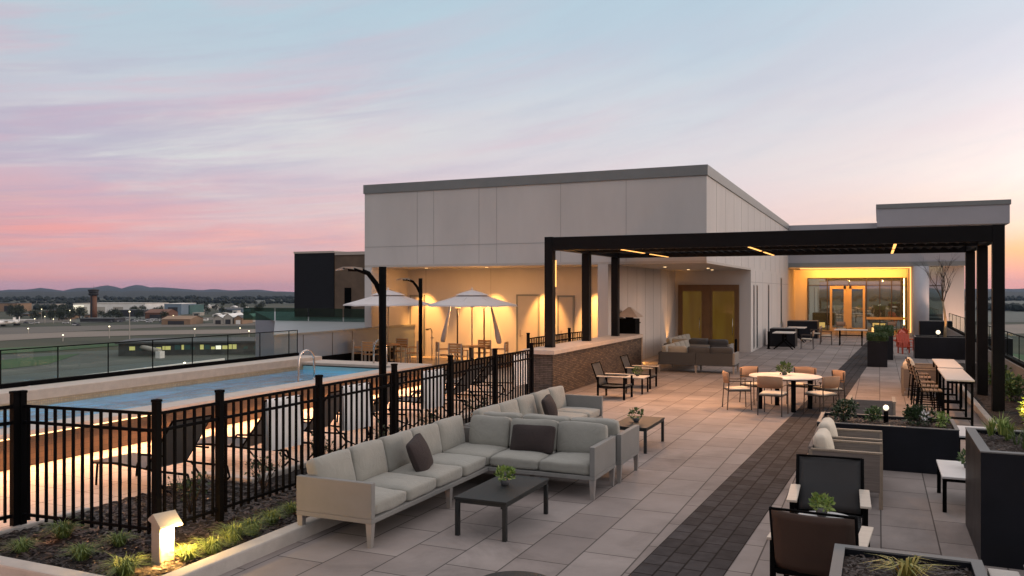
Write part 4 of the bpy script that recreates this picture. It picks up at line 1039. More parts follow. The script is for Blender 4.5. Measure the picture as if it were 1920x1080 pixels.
hedgebox('black box planter with clipped green hedge, nearer one', -.37, 31.6, .27, 32.9, .90, .22)
hedgebox('black box planter with clipped green hedge, farther one', -.15, 35.0, .50, 37.4, .92, .30)

# bare tree
t = thing('bare_tree', 'bare young tree lit from below in front of the right wall', 'tree', (2.38, 37.0, .79))
tr = MB(); br = MB(); r = random.Random(11)
tr.tube([(0,0,0), (.03,0,.6), (-.02,0,1.1), (-.08,.02,1.5)], .06, 10, .035); tr.build('trunk', 'bark', t)
def limb(p, d, l, rad, dep):
    q = p + d*l; m = p.lerp(q, .5) + Vector((r.uniform(-.05,.05), r.uniform(-.05,.05), .02))*l
    br.tube([p, m, q], rad, 6, rad*.6)
    if dep:
        for _ in range(3): 
            nd = (d + Vector((r.uniform(-.55,.55), r.uniform(-.55,.55), r.uniform(-.1,.4)))).normalized(); limb(q if r.random() < .6 else m, nd, l*r.uniform(.6,.85), rad*.55, dep-1)
for d in ((-.35,.1,1), (.25,-.1,1), (.05,.3,1), (-.1,-.3,1)): limb(Vector((-.06,.02,1.35)), Vector(d).normalized(), .75, .024, 3)
br.build('branches', 'darkbark', t)

# red adirondack chairs
def adirondack(lab, loc, rz):
    t = thing('adirondack_chair', lab, 'chair', loc, rz, 'red adirondack chairs'); b = MB(); T = Matrix.Translation((0,.22,.30)) @ Matrix.Rotation(R(-22), 4, 'X')
    for k in range(5):
        x = -.24+k*.12; b.box(x-.052, -.01, 0, x+.052, .015, .78-.06*abs(k-2), 0, T)
    b.build('backrest', 'red', t); s_ = MB()
    for k in range(5): s_.box(-.27, -.34+k*.11, .33-k*.015, .27, -.34+k*.11+.09, .35-k*.015)
    s_.build('seat', 'red', t)
    for sx in (-1,1):
        MB().box(sx*.31-.07, -.38, .53, sx*.31+.07, .32, .555).build('armrest', 'red', t)
        MB().box(sx*.29-.02, -.36, 0, sx*.29+.02, -.26, .53).build('leg', 'red', t)
        MB().box(sx*.26-.02, .25, 0, sx*.26+.02, .33, .53).build('leg', 'red', t)
    return t
a1 = adirondack('bright red adirondack chair by the glass wall, farther one', (.85, 43.8, 0), R(-150))
a1.scale = (.88,)*3
a2 = dup(a1, (1.05, 38.9, 0), R(20), 'darker red adirondack chair, nearer one, left of long planter')
a3 = dup(a1, (1.30, 41.3, 0), R(60), 'red adirondack chair between the other two red chairs')

# rear tables
def trestle(lab, x, y, rz, top='table_light'):
    t = thing('trestle_table', lab, 'table', (x, y, 0), rz, 'trestle tables at the rear')
    MB().box(-.75,-.45,.72,.75,.45,.76,.005).build('table_top', top, t)
    for sx in (-1,1): MB().box(sx*.5-.04,-.05,.35,sx*.5+.04,.05,.72).cyl((sx*.5,-.0,.4),(sx*.5,-.42,0),.03,n=6).cyl((sx*.5,0,.4),(sx*.5,.42,0),.03,n=6).build('leg', 'black', t)
    MB().box(-.46,-.03,.45,.46,.03,.5).build('stretcher', 'black', t); return t
t1 = trestle('pale trestle table in front of the rear glass doors', -1.25, 43.8, 0)
t2 = dup(t1, (-3.95, 39.9, 0), R(90), 'trestle table along the side wall, nearer one'); t3 = dup(t1, (-3.9, 45.5, 0), R(90), 'trestle table along the side wall, farther one')
cl = [((-2.35, 43.6), 90, 'dark chair left of the rear trestle table'), ((-.15, 43.7), -90, 'dark chair right of the rear trestle table'), ((-3.0, 40.1), -90, 'chair at the open side of nearer side wall table'), ((-3.0, 45.7), -90, 'chair at the open side of farther side wall table'), ((-2.0, 52), 10, 'dark chair close to the rear glass doors, left'), ((.6, 53), -20, 'dark chair close to the rear glass wall, right')]
for (x, y), rz, lab in cl: dup(dc, (x, y, 0), R(rz), lab, 'chairs at the rear tables')
def black_sofa(lab, x0, y0, x1, y1, h):
    t = thing('planter_box', lab, 'planter', ((x0+x1)/2, (y0+y1)/2, 0)); a, b = (x1-x0)/2, (y1-y0)/2
    MB().box(-a,-b,0,a,b,h,.01).build('box', 'planter', t); MB().box(-a+.04,-b+.04,h,a-.04,b-.04,h+.02).build('lid', 'rim', t); return t
black_sofa('black box planter against side wall, nearer one', -4.75, 41.2, -3.6, 42.4, .85)
black_sofa('black box planter against side wall, farther one', -4.7, 49.0, -3.1, 50.4, .95)
black_sofa('black box beside the bare tree near right wall', 2.0, 50.2, 3.6, 50.9, 1.0)
t = thing('slim_bollard', 'thin dark post by the side wall corner', 'post', (-4.6, 39.5, 0)); MB().cyl((0,0,0),(0,0,.8),.05).lathe([(.09,0),(.09,.02)]).build('post', 'black', t)
t = thing('slim_bollard', 'thin dark post right of the farther corner sofa', 'post', (-5.15, 33.6, 0)); MB().cyl((0,0,0),(0,0,.75),.05).lathe([(.09,0),(.09,.02)]).build('post', 'black', t)
for i, (x, y, lab) in enumerate(((-3.7, 55.8, 'glowing lantern cube behind rear glass, leftmost'), (-.2, 55.5, 'glowing lantern cube right of the rear doors'), (.2, 56.0, 'glowing lantern at the base of rear glass wall'))):
    t = thing('lantern', lab, 'lantern', (x, y, 0)); MB().box(-.2,-.2,.06,.2,.2,.42,.01).build('glow_box', 'lamp_warm', t); MB().box(-.22,-.22,0,.22,.22,.06).box(-.22,-.22,.42,.22,.22,.46).build('frame', 'black', t)
# ------------------------------------------------------------------ airfield, woods and hills far below
def groundmat():
    m, nt, b = nodemat('airfield_ground')
    tc = N(nt, 'ShaderNodeTexCoord'); mp = N(nt, 'ShaderNodeMapping'); mp.inputs['Rotation'].default_value = (0,0,R(-40)); mp.inputs['Scale'].default_value = (.5, 2.2, 1); L(nt, tc.outputs['Object'], mp.inputs[0])
    nz = N(nt, 'ShaderNodeTexNoise', Scale=.006, Detail=9.0, Roughness=.62); L(nt, mp.outputs[0], nz.inputs['Vector'])
    cr = N(nt, 'ShaderNodeValToRGB'); e = cr.color_ramp.elements; e[0].position = .38; e[0].color = (.014,.020,.009,1); e[1].position = .62; e[1].color = (.06,.06,.030,1)
    x = e.new(.5); x.color = (.032,.038,.016,1)
    L(nt, nz.outputs['Fac'], cr.inputs[0]); L(nt, cr.outputs[0], b.inputs['Base Color']); b.inputs['Roughness'].default_value = .95; return m
M['ground'] = groundmat()
M['asphalt_far'] = mat('far_asphalt', (.085,.095,.078), .85, var=.35, scale=.02, stretch=(1,4,1))
M['runway'] = mat('far_runway', (.115,.10,.078), .85, var=.2, scale=.01, stretch=(1,5,1))
M['taxi'] = mat('far_taxiway', (.20,.165,.13), .85, var=.15, scale=.02)
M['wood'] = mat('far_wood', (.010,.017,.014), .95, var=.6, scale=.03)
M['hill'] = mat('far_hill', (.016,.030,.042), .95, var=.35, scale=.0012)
M['greenfar'] = mat('far_green', (.045,.10,.03), .95, var=.3, scale=.02)
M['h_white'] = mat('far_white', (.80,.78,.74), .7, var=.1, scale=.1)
M['h_pale'] = mat('far_pale', (.40,.37,.32), .7, var=.15, scale=.1)
M['h_tan'] = mat('far_tan', (.28,.18,.11), .8, var=.15, scale=.1)
M['h_brick'] = mat('far_brick', (.16,.075,.045), .8, var=.2, scale=.1)
M['h_teal'] = mat('far_teal', (.05,.13,.12), .6, var=.2, scale=.1)
M['h_blue'] = mat('far_bluegrey', (.16,.22,.28), .6, var=.1, scale=.1)
M['h_term'] = mat('far_terminal', (.07,.075,.07), .7, var=.4, scale=.3)
M['h_dark'] = mat('far_dark', (.03,.03,.035), .7, var=.2, scale=.1)
M['h_roof'] = mat('far_roof', (.075,.08,.08), .8, var=.2, scale=.1)
M['win_lit'] = emis('lit_window', (.75,.70,.24), .38)
M['win_hot'] = emis('lit_window_white', (1,.95,.75), .9)
M['lampfar'] = emis('far_lamp', (1,.88,.55), 4)
M['car_a'] = mat('car_white', (.6,.6,.6), .3); M['car_b'] = mat('car_dark', (.05,.055,.07), .3); M['tyre'] = mat('tyre', (.01,.01,.01), .9)
M['cone_tree'] = leafmat('far_leaf', (.010,.018,.008), (.030,.045,.018))
g = MB(); G0 = 13000; g.face([(-G0,-G0,-22),(G0,-G0,-22),(G0,G0,-22),(-G0,G0,-22)]); struct(g.build('ground', 'ground'))
def patch(name, m, px, dz):
    b = MB(); b.face([far(u, v)+Vector((0,0,dz)) for u, v in px]); return struct(b.build(name, m))
patch('apron_pavement', 'asphalt_far', [(-400,700),(-40,668),(250,655),(560,650),(640,668),(640,760),(300,900),(-400,900)], .10)
patch('grass_patch', 'greenfar', [(-120,690),(40,672),(150,664),(90,684),(-60,700)], .20)
patch('grass_patch', 'greenfar', [(-200,662),(200,645),(330,640),(120,657),(-200,676)], .21)
patch('runway', 'runway', [(-500,628),(120,612),(560,603),(640,603),(640,607),(300,614),(-500,652)], .12)
patch('taxiway', 'taxi', [(-500,650),(0,628),(150,622),(520,617),(640,617),(640,622),(300,628),(100,634),(-500,668)], .16)
patch('taxiway', 'runway', [(-500,606),(200,597),(560,594),(560,598),(200,603),(-500,616)], .14)
patch('parking_pavement', 'asphalt_far', [(150,592),(330,588),(360,600),(140,606)], .24)
patch('road', 'asphalt_far', [(560,570),(440,566),(380,564),(560,562)], .18)
# pale road on the pergola side
patch('road', 'taxi', [(1700,612),(2100,605),(2100,622),(1700,630)], .12)
patch('road', 'asphalt_far', [(1700,566),(2100,562),(2100,604),(1700,604)], .10)
patch('grass_patch', 'greenfar', [(1800,650),(2100,690),(2100,790),(1840,690)], .14)
patch('road', 'taxi', [(1820,627),(2100,770),(2100,782),(1810,630)], .20)
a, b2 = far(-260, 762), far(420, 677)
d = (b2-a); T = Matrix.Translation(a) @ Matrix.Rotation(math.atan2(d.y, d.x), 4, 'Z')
tag(MB(T).box(0,-.35,0,d.length,.35,1.0).build('light_trail_wall', 'h_white'), 'long pale barrier wall along the airfield road beyond the pool', 'light trail wall')  # white wall added in place of the road's bright light trail
# hills ring
tab = [(-400,548),(0,545),(20,543),(50,543),(78,539.5),(98,542),(115,545),(128,542),(140,539),(176,540),(190,537),(205,534.5),(218,538),(230,542),(243,537),(258,534),(270,535.5),(281,538.5),(330,540.5),(372,544),(400,541.7),(438,545),(467,542.5),(520,546),(560,548),(1500,547),(1880,541),(1920,540.5),(2100,541)]
def ridge_v(u):
    for (a0, v0), (a1, v1) in zip(tab, tab[1:]):
        if a0 <= u <= a1: f = (u-a0)/(a1-a0); f = f*f*(3-2*f); return v0+(v1-v0)*f
    return 543
def hillring(r0, r1, r2, scale, off, n=900, m='hill', amp=2.0):
    b = MB(); rows = []
    for i in range(n):
        th = 2*math.pi*i/n; dx, dy = math.sin(th), math.cos(th)
        # angle in the camera frame
        cth = th + YAW; cth = (cth+math.pi) % (2*math.pi)-math.pi
        if abs(cth) < 1.2: v = ridge_v(960+1565*math.tan(cth)); k = math.cos(cth)
        else: v = 541 + 4*noise.noise(Vector((dx*5, dy*5, 3))); k = .7
        top = CZ + (545-v)/1565*r1*k*scale + off + amp*3*noise.noise(Vector((dx*60, dy*60, r1*.001)))
        row = [b.bm.verts.new((dx*r, dy*r, z)) for r, z in ((r0, -23), (r0*.6+r1*.4, -22+(top+22)*.55+5*noise.noise(Vector((dx*40,dy*40,1)))), (r1, top), (r2, -23))]
        rows.append(row)
    for i in range(n):
        A, B = rows[i], rows[(i+1) % n]
        for k in range(3): f = b.bm.faces.new((A[k], B[k], B[k+1], A[k+1])); f.smooth = True
    return struct(b.build('hills', m))
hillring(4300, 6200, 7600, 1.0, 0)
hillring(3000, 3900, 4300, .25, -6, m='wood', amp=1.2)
def treeline(r, h, seed, a0, a1, n, w=50):
    """low far-off wood: a lumpy mass of crowns"""
    b = MB(); q = random.Random(seed)
    for i in range(n):
        th = a0+(a1-a0)*q.random(); rr = r+q.uniform(-w, w); x, y = math.sin(th)*rr, math.cos(th)*rr; s_ = h*q.uniform(.5, 1.0)
        vs = bmesh.ops.create_icosphere(b.bm, subdivisions=1, radius=1)['verts']
        for v in vs: v.co = Vector((x, y, -22+s_*.45)) + Vector((v.co.x*s_*.8*q.uniform(.7,1.3), v.co.y*s_*.8, v.co.z*s_*.6*q.uniform(.7,1.3)))
    return tag(b.build('woods', 'wood'), kind='stuff')
treeline(2500, 11, 1, -1.25, .35, 900, 250)
treeline(1750, 9, 2, -1.25, -.55, 420, 160)
treeline(1300, 8, 3, -1.2, -.8, 170, 90)
treeline(1200, 11, 4, .02, .35, 160, 60)
treeline(2200, 14, 5, 1.6, 4.7, 700, 300)
# buildings
def shed(name, u0, u1, vb, vt, m, lab, depth=30, roof='flat', cat='hangar', roofm='h_roof', group=None, win=None, rise=.35):
    p, q = far(u0, vb), far(u1, vb); d = q-p; l = d.length; D = (p.x*-math.sin(YAW)+p.y*math.cos(YAW)); h = (vb-vt)/1565*D
    t = thing(name, lab, cat, p, math.atan2(d.y, d.x), group)
    hw = h if roof == 'flat' else h*(1-rise)
    MB().box(0,0,0,l,depth,hw).build('wall', m, t)
    r_ = MB()
    if roof == 'flat': r_.box(-.3,-.3,hw,l+.3,depth+.3,hw+.5)
    elif roof == 'gable':   # gable end faces viewer
        r_.face([(-.5,-.5,hw),(l/2,-.5,h),(l/2,depth,h),(-.5,depth,hw)]); r_.face([(l+.5,-.5,hw),(l/2,-.5,h),(l/2,depth,h),(l+.5,depth,hw)])
        g_ = MB(); g_.face([(0,0,hw),(l,0,hw),(l/2,0,h-.2)]); g_.build('gable', m, t)
    elif roof == 'ridge':
        r_.face([(-.5,-.5,hw),(l+.5,-.5,hw),(l+.5,depth/2,h),(-.5,depth/2,h)]); r_.face([(-.5,depth+.5,hw),(l+.5,depth+.5,hw),(l+.5,depth/2,h),(-.5,depth/2,h)])
        r_.face([(0,0,hw),(0,depth,hw),(0,depth/2,h)]); r_.face([(l,0,hw),(l,depth,hw),(l,depth/2,h)])
    else:
        n = 10; pts = [(l*(.5-.5*math.cos(math.pi*k/n)), hw+(h-hw)*math.sin(math.pi*k/n)) for k in range(n+1)]
        for (xa, za), (xb, zb) in zip(pts, pts[1:]): r_.face([(xa,0,za),(xb,0,zb),(xb,depth,zb),(xa,depth,za)]); r_.face([(xa,0,hw),(xb,0,hw),(xb,0,zb),(xa,0,za)])
    r_.build('roof', roofm, t)
    dr = MB(); nd = max(1, int(l/18))
    for k in range(nd): x = l*(k+.5)/nd; dr.box(x-l/nd*.28,-.25,0,x+l/nd*.28,-.05,hw*.7)
    dr.build('door', win or 'h_dark', t)
    return t
shed('hangar', 137, 272, 589, 569.5, 'h_white', 'very long white hangar behind the control tower', 60, roofm='h_pale', win='h_pale')
shed('hangar', -30, 32, 584, 569, 'h_tan', 'tan flat building at the far left edge of the airfield', 30)
shed('hangar', 56, 104, 580, 570, 'h_pale', 'pale low building between tan building and tower', 25)
shed('warehouse', 225, 270, 594, 582, 'h_dark', 'dark low warehouse right of the control tower', 25, cat='warehouse')
shed('warehouse', 272, 312, 598, 580, 'h_brick', 'brown brick building right of the tower', 25, 'ridge', 'building', 'h_brick')
shed('hangar', 308, 340, 590, 570, 'h_blue', 'blue grey hangar with bright roof beside teal hangar', 40, roofm='h_white')
shed('hangar', 341, 356, 589, 573, 'h_teal', 'teal hangar right of the blue grey one', 40, roofm='h_teal')
shed('hangar', 303, 357, 609, 593, 'h_tan', 'tan low hangar with arched end', 25, 'ridge', roofm='h_tan')
shed('hangar', 400, 418, 608, 591, 'h_pale', 'pale gabled hangar, left of a pair', 30, 'gable', roofm='h_white')
shed('hangar', 419, 436, 608, 588, 'h_pale', 'pale gabled hangar, right of a pair with white roof', 30, 'gable', roofm='h_white')
shed('hangar', 439, 454, 608, 591, 'h_tan', 'cream gabled hangar catching warm light', 25, 'gable', win='h_white')
shed('hangar', 462, 474, 604, 588, 'h_pale', 'narrow steep gabled shed among hangars', 20, 'gable', roofm='h_white')
shed('hangar', 487, 496, 601, 592, 'h_white', 'small white shed near parked aircraft', 15, 'gable')
shed('hangar', 410, 455, 585, 577, 'h_blue', 'long grey blue hangar behind the gabled pair', 30, 'ridge')
q = random.Random(4)
for i in range(16):
    u = 352+q.uniform(0, 100); v = q.uniform(575, 593); w_ = q.uniform(6, 15)
    shed('shed', u, u+w_, v, v-q.uniform(3.5, 6), q.choice(('h_white','h_pale','h_white')), 'small pale shed in the crowded cluster beyond the hangars', 12, q.choice(('flat','gable','ridge')), 'shed', q.choice(('h_white','h_pale')), 'small sheds beyond the hangars')
for i in range(10):
    u = q.uniform(20, 170); v = q.uniform(584, 600); w_ = q.uniform(8, 22)
    shed('low_house', u, u+w_, v, v-q.uniform(4, 8), q.choice(('h_brick','h_tan','h_pale','h_dark')), 'low dusky building in the dark area left of the tower', 14, q.choice(('flat','ridge')), 'building', q.choice(('h_roof','h_dark')), 'low buildings left of the tower')
# terminal
p, qn = far(222, 668), far(512, 664); d = qn-p; l = d.length
t = thing('terminal', 'long airport terminal with greenish lit windows seen through pool glass', 'terminal', p, math.atan2(d.y, d.x))
MB().box(0,0,0,l,26,4.6).build('wall', 'h_term', t); MB().box(-1,-1,4.6,l+1,27,5.3).build('roof', 'h_roof', t)
k = 0; x = 2
while x < l-6:
    w_ = q.uniform(.9, 2.6)
    if q.random() < (.85 if x > l*.2 else .6): MB().box(x,-.15,2.2,x+w_*.8,-.02,q.choice((3.6,4.0,3.2))).build('window', 'win_hot' if .62 < x/l < .75 and q.random() < .7 else 'win_lit' if q.random() < .7 else 'h_teal', t)
    x += w_
t = thing('jet_bridge', 'pale sloping jet bridge in front of the terminal', 'jet bridge', far(250, 665)); e = far(300, 672)-far(250, 665)
MB().tube([(0,0,3.6),(e.x*.5,e.y*.5,3.2),(e.x,e.y,2.6)], .9, 6).build('tunnel', 'h_pale', t); MB().box(e.x-1.1,e.y-1.1,0,e.x+1.1,e.y+1.1,2.6).build('cab', 'h_white', t)
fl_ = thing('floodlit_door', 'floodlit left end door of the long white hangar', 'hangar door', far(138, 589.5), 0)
a_, b_ = far(138, 589.5), far(157, 589.5); dd_ = b_-a_; fl_.rotation_euler = (0,0,math.atan2(dd_.y, dd_.x)); MB().box(0,-.6,2,dd_.length,-.3,9.6).build('door', emis('floodlight_glow', (1,.93,.72), .75), fl_)  # floodlight on the hangar front put into the panel's emission
# control tower
t = thing('control_tower', 'brick airport control tower with dark glazed cab', 'control tower', far(175.5, 600), R(20))
sc_ = 1.0; MB().lathe([(2.9,0),(2.6,20.5)], n=8).build('shaft', 'h_brick', t); MB().box(-.6,-3.5,0,.6,-3.0,20).build('stair_strip', 'h_dark', t)
MB().lathe([(3.3,20.5),(4.3,21.6),(4.3,22.3),(3.9,22.4)], n=8).build('gallery', 'h_dark', t); MB().lathe([(3.5,22.4),(4.4,25.0)], n=8).build('cab', 'h_dark', t); MB().lathe([(4.7,25.0),(4.7,25.5),(1,26.1),(.1,26.1)], n=8).build('roof', 'h_dark', t)
MB().cyl((0,0,26),(0,0,29),.08).build('mast', 'h_dark', t)
shed('tower_annex', 150, 215, 604, 598, 'h_dark', 'dark low annex at the foot of the control tower', 18, cat='building')
# lamp masts
def mast(u, v, h, lab):
    t = thing('light_mast', lab, 'light mast', far(u, v), group='light masts on the airfield'); MB().cyl((0,0,0),(0,0,h),.22,n=6).build('pole', 'h_pale', t)
    vs = MB().lathe([(.0,h-.2),(.32,h-.1),(.32,h+.2),(.0,h+.3)], n=8); vs.build('lamp', 'lampfar', t)
for i, (u, v, h) in enumerate([(78,600,9),(84,606,5),(131,600,8),(132,608,3),(243,636,14),(205,634,6),(346,707,4),(118,640,3),(365,640,6),(467,640,5),(65,608,4),(100,606,3),(325,607,6),(53,626,3),(450,625,3)]):
    mast(u, v, h, 'lit mast number on the airfield' if False else 'small lit lamp mast standing on the dusky airfield')
# cars and aircraft
def car(m):
    t = thing('parked_car', 'small parked car on the airfield car park', 'car', (0,0,-22), 0, 'cars parked by the airfield buildings')
    MB().box(-2.2,-.9,.35,2.2,.9,.95,.15).build('body', m, t); MB().box(-1.2,-.8,.95,1.1,.8,1.45,.2).build('cabin', 'h_dark', t)
    for sx in (-1.35,1.35):
        for sy in (-.9,.9): MB().cyl((sx,sy-.1,.34),(sx,sy+.1,.34),.34,n=10).build('wheel', 'tyre', t)
    return t
cars = [car('car_a'), car('car_b')]; cp = []
for i in range(34): cp.append((q.uniform(205, 325), q.uniform(597, 605)))
for i in range(8): cp.append((q.uniform(30, 150), q.uniform(606, 611)))
for i in range(4): cp.append((8+i*12, 741-i*3))
for i, (u, v) in enumerate(cp):
    near_ = v > 700; p = far(u, v); lab = 'parked car at the lower left beyond the pool balustrade' if near_ else 'small parked car on the airfield car park'
    if i < 2: cars[i].location = p; cars[i].rotation_euler = (0,0,i*1.0)
    else:
        o = dup(cars[q.random() > .7], p, q.choice((.5,.6,2.1)), lab)
        if near_: o['group'] = 'cars beyond the pool balustrade'
def plane():
    t = thing('parked_aircraft', 'small white propeller aircraft parked near the right hangars', 'aircraft', (0,0,0), 0, 'white aircraft parked on the airfield')
    MB().lathe([(.05,-3.8),(.55,-3.2),(.7,-1.5),(.6,.5),(.25,3.5),(.1,4.2)], n=10).build('fuselage', 'h_white', t).rotation_euler = (R(90),0,0)
    for ch in t.children: ch.location = (0,0,1.3)
    MB().box(-5.5,.3,1.9,5.5,-1.3,2.05).build('wing', 'h_white', t); MB().box(-1.8,-4.2,1.5,1.8,-3.4,1.6).box(-.07,-4.3,1.5,.07,-3.3,3.0).build('tail', 'h_white', t)
    MB().cyl((-1,.3,.3),(1,.3,.3),.3).cyl((0,2.5,.3),(0,2.7,.3),.3).build('wheel', 'tyre', t); return t
pl = plane(); pp = [(512,600),(524,603),(500,598),(380,604),(8,612),(32,610)]
for i, (u, v) in enumerate(pp):
    if i == 0: pl.location = far(u, v); pl.rotation_euler = (0,0,.4)
    else:
        o = dup(pl, far(u, v), .4+i*.7, ['', 'white aircraft parked rightmost on the far airfield', 'white aircraft left of the rightmost two', 'white aircraft parked alone before the gabled hangars', 'larger white aircraft at the far left edge', 'larger white aircraft second from left edge'][i])
        if i > 3: o.scale = (2,2,2)
# trees among the buildings
def fartree(seed):
    t = thing('tree', 'dark round tree among the airfield buildings', 'tree', (0,0,-22), 0, 'dark trees among the airfield buildings')
    MB().cyl((0,0,0),(0,0,3.5),.35,.2,8).build('trunk', 'darkbark', t)
    c = MB(); r = random.Random(seed)
    for _ in range(9): c.leaves((r.uniform(-2,2), r.uniform(-2,2), r.uniform(3.5,7)), 1.9, 60, 1.0, seed=r.randint(0,999))
    c.build('crown', 'cone_tree', t); return t
ft = [fartree(1), fartree(2)]
for i in range(70):
    u = q.choice((q.uniform(0, 160), q.uniform(185, 310), q.uniform(20, 170), q.uniform(350, 500))); v = q.uniform(582, 602) if u < 310 else q.uniform(572, 590)
    if i < 2: ft[i].location = far(u, v)
    else: dup(ft[i % 2], far(u, v), i, 'dark round tree among the airfield buildings', scale=q.uniform(.7, 1.3))
# ------------------------------------------------------------------ sky and light
W = bpy.data.worlds.new('World'); S.world = W; W.use_nodes = True; nt = W.node_tree; bg = nt.nodes['Background']
tc = N(nt, 'ShaderNodeTexCoord'); sp = N(nt, 'ShaderNodeSeparateXYZ'); L(nt, tc.outputs['Generated'], sp.inputs[0])
def ramp(stops, inp):
    c = N(nt, 'ShaderNodeValToRGB'); e = c.color_ramp.elements
    for i, (p, col) in enumerate(stops):
        x = e[i] if i < 2 else e.new(p)
        x.position = p; x.color = c4(col)
    L(nt, inp, c.inputs[0]); return c.outputs[0]
def s2l(c): return tuple(((x/255)/12.92 if x/255 <= .04045 else ((x/255+.055)/1.055)**2.4) for x in c)
def mth(op, a, b=None, c=None, clamp=False):
    n = N(nt, 'ShaderNodeMath', operation=op); n.use_clamp = clamp
    for i, x in enumerate((a, b, c)):
        if x is None: continue
        if isinstance(x, (int, float)): n.inputs[i].default_value = x
        else: L(nt, x, n.inputs[i])
    return n.outputs[0]
def mix(f, a, b, bt='MIX'):
    n = N(nt, 'ShaderNodeMix', data_type='RGBA', blend_type=bt)
    if isinstance(f, (int, float)): n.inputs[0].default_value = f
    else: L(nt, f, n.inputs[0])
    for k, x in ((6, a), (7, b)):
        if isinstance(x, tuple): n.inputs[k].default_value = c4(x)
        else: L(nt, x, n.inputs[k])
    return n.outputs[2]
z = sp.outputs['Z']; az = mth('ARCTAN2', sp.outputs['X'], sp.outputs['Y'])   # 0 = +Y, positive to the right
el = mth('MULTIPLY', z, 2.2, clamp=True)      # .33 elevation (top of the picture) -> .73
# wobble of the elevation used for the colour bands
mpw = N(nt, 'ShaderNodeMapping'); mpw.inputs['Scale'].default_value = (1.3,1.3,5); L(nt, tc.outputs['Generated'], mpw.inputs[0])
wn = N(nt, 'ShaderNodeTexNoise', Scale=1.6, Detail=3.0); L(nt, mpw.outputs[0], wn.inputs['Vector'])
elw = mth('ADD', el, mth('MULTIPLY', mth('SUBTRACT', wn.outputs['Fac'], .5), .10), clamp=True)
left = ramp([(0, s2l((200,142,150))), (.05, s2l((228,158,150))), (.14, s2l((234,162,156))), (.22, s2l((214,172,180))), (.31, s2l((198,184,198))), (.43, s2l((196,195,206))), (.55, s2l((182,196,208))), (.70, s2l((174,198,210))), (1, s2l((150,172,190)))], elw)
mid = ramp([(0, s2l((230,166,158))), (.08, s2l((238,188,176))), (.18, s2l((230,206,204))), (.30, s2l((221,212,214))), (.45, s2l((206,210,217))), (.60, s2l((186,202,215))), (.75, s2l((178,200,214))), (1, s2l((158,180,196)))], elw)
right = ramp([(0, s2l((222,150,140))), (.03, s2l((236,162,140))), (.08, s2l((240,186,130))), (.14, s2l((248,212,182))), (.26, s2l((242,226,216))), (.38, s2l((228,215,214))), (.5, s2l((211,210,217))), (.72, s2l((190,207,218))), (1, s2l((165,184,198)))], elw)
f1 = mth('MULTIPLY_ADD', az, 1.5, 1.35, clamp=True)   # left -> mid   (az -.9 .. -.23)
f2 = mth('MULTIPLY_ADD', az, 3.0, .55, clamp=True)
sky = mix(f2, mix(f1, left, mid), right)
# streaky high clouds: bands that climb to the right, flatter towards the horizon
q_ = mth('SUBTRACT', z, mth('MULTIPLY', az, mth('MULTIPLY_ADD', z, 1.25, .03)))
def streak(ka, kq, off, lo, hi, det=8.0, dist=.4):
    cb = N(nt, 'ShaderNodeCombineXYZ'); L(nt, mth('MULTIPLY', az, ka), cb.inputs[0]); L(nt, mth('MULTIPLY', q_, kq), cb.inputs[1]); cb.inputs[2].default_value = off
    n = N(nt, 'ShaderNodeTexNoise', Scale=1.0, Detail=det, Roughness=.62, Distortion=dist); L(nt, cb.outputs[0], n.inputs['Vector'])
    m = N(nt, 'ShaderNodeMapRange', interpolation_type='SMOOTHSTEP'); m.inputs['From Min'].default_value = lo; m.inputs['From Max'].default_value = hi; L(nt, n.outputs['Fac'], m.inputs[0]); return m.outputs[0]
lf = mth('MULTIPLY_ADD', mth('SUBTRACT', 1, f1), .8, .2)
def band(c, w):   # 1 inside an elevation band
    return mth('SUBTRACT', 1, mth('MULTIPLY', mth('ABSOLUTE', mth('SUBTRACT', z, c)), 1/w, clamp=True), clamp=True)
sky = mix(mth('MULTIPLY', mth('MULTIPLY', streak(2.6, 13, 1.3, .42, .66), lf), mth('MULTIPLY', band(.19, .20), .75)), sky, s2l((214,176,190)))
sky = mix(mth('MULTIPLY', mth('MULTIPLY', streak(2.2, 11, 8.1, .47, .68), lf), mth('MULTIPLY', band(.15, .16), 1.0)), sky, s2l((216,217,215)))
sky = mix(mth('MULTIPLY', mth('MULTIPLY', streak(3.0, 17, 4.4, .46, .70), lf), mth('MULTIPLY', band(.15, .22), .70)), sky, s2l((176,168,190)))
sky = mix(mth('MULTIPLY', mth('MULTIPLY', streak(3.4, 34, 2.2, .42, .66), lf), mth('MULTIPLY', band(.055, .07), .65)), sky, s2l((190,160,176)))
sky = mix(mth('MULTIPLY', mth('MULTIPLY', streak(3.2, 30, 6.7, .52, .74), lf), mth('MULTIPLY', band(.065, .06), .9)), sky, s2l((240,200,172)))
sky = mix(mth('MULTIPLY', streak(5.0, 26, 9.9, .45, .70), .14), sky, s2l((170,182,200)))
# brightest around the set sun (right of frame), dimmer behind the camera, unseen sky overhead brightened as fill
sd = Vector((math.sin(R(48)), math.cos(R(48)), .05)).normalized()
dt = N(nt, 'ShaderNodeVectorMath', operation='DOT_PRODUCT'); L(nt, tc.outputs['Generated'], dt.inputs[0]); dt.inputs[1].default_value = sd
g = mth('POWER', mth('MAXIMUM', dt.outputs['Value'], 0), 8)
back = mth('MULTIPLY_ADD', dt.outputs['Value'], .5, .5, clamp=True)
br = N(nt, 'ShaderNodeMapRange'); br.inputs['From Min'].default_value = 0; br.inputs['From Max'].default_value = .42; br.inputs['To Min'].default_value = .62; br.inputs['To Max'].default_value = 1.0; L(nt, back, br.inputs[0])
gf = mth('MULTIPLY_ADD', mth('MULTIPLY', g, mth('SUBTRACT', 1, mth('MULTIPLY', mth('ABSOLUTE', z), 2.0, clamp=True))), 2.6, br.outputs[0])
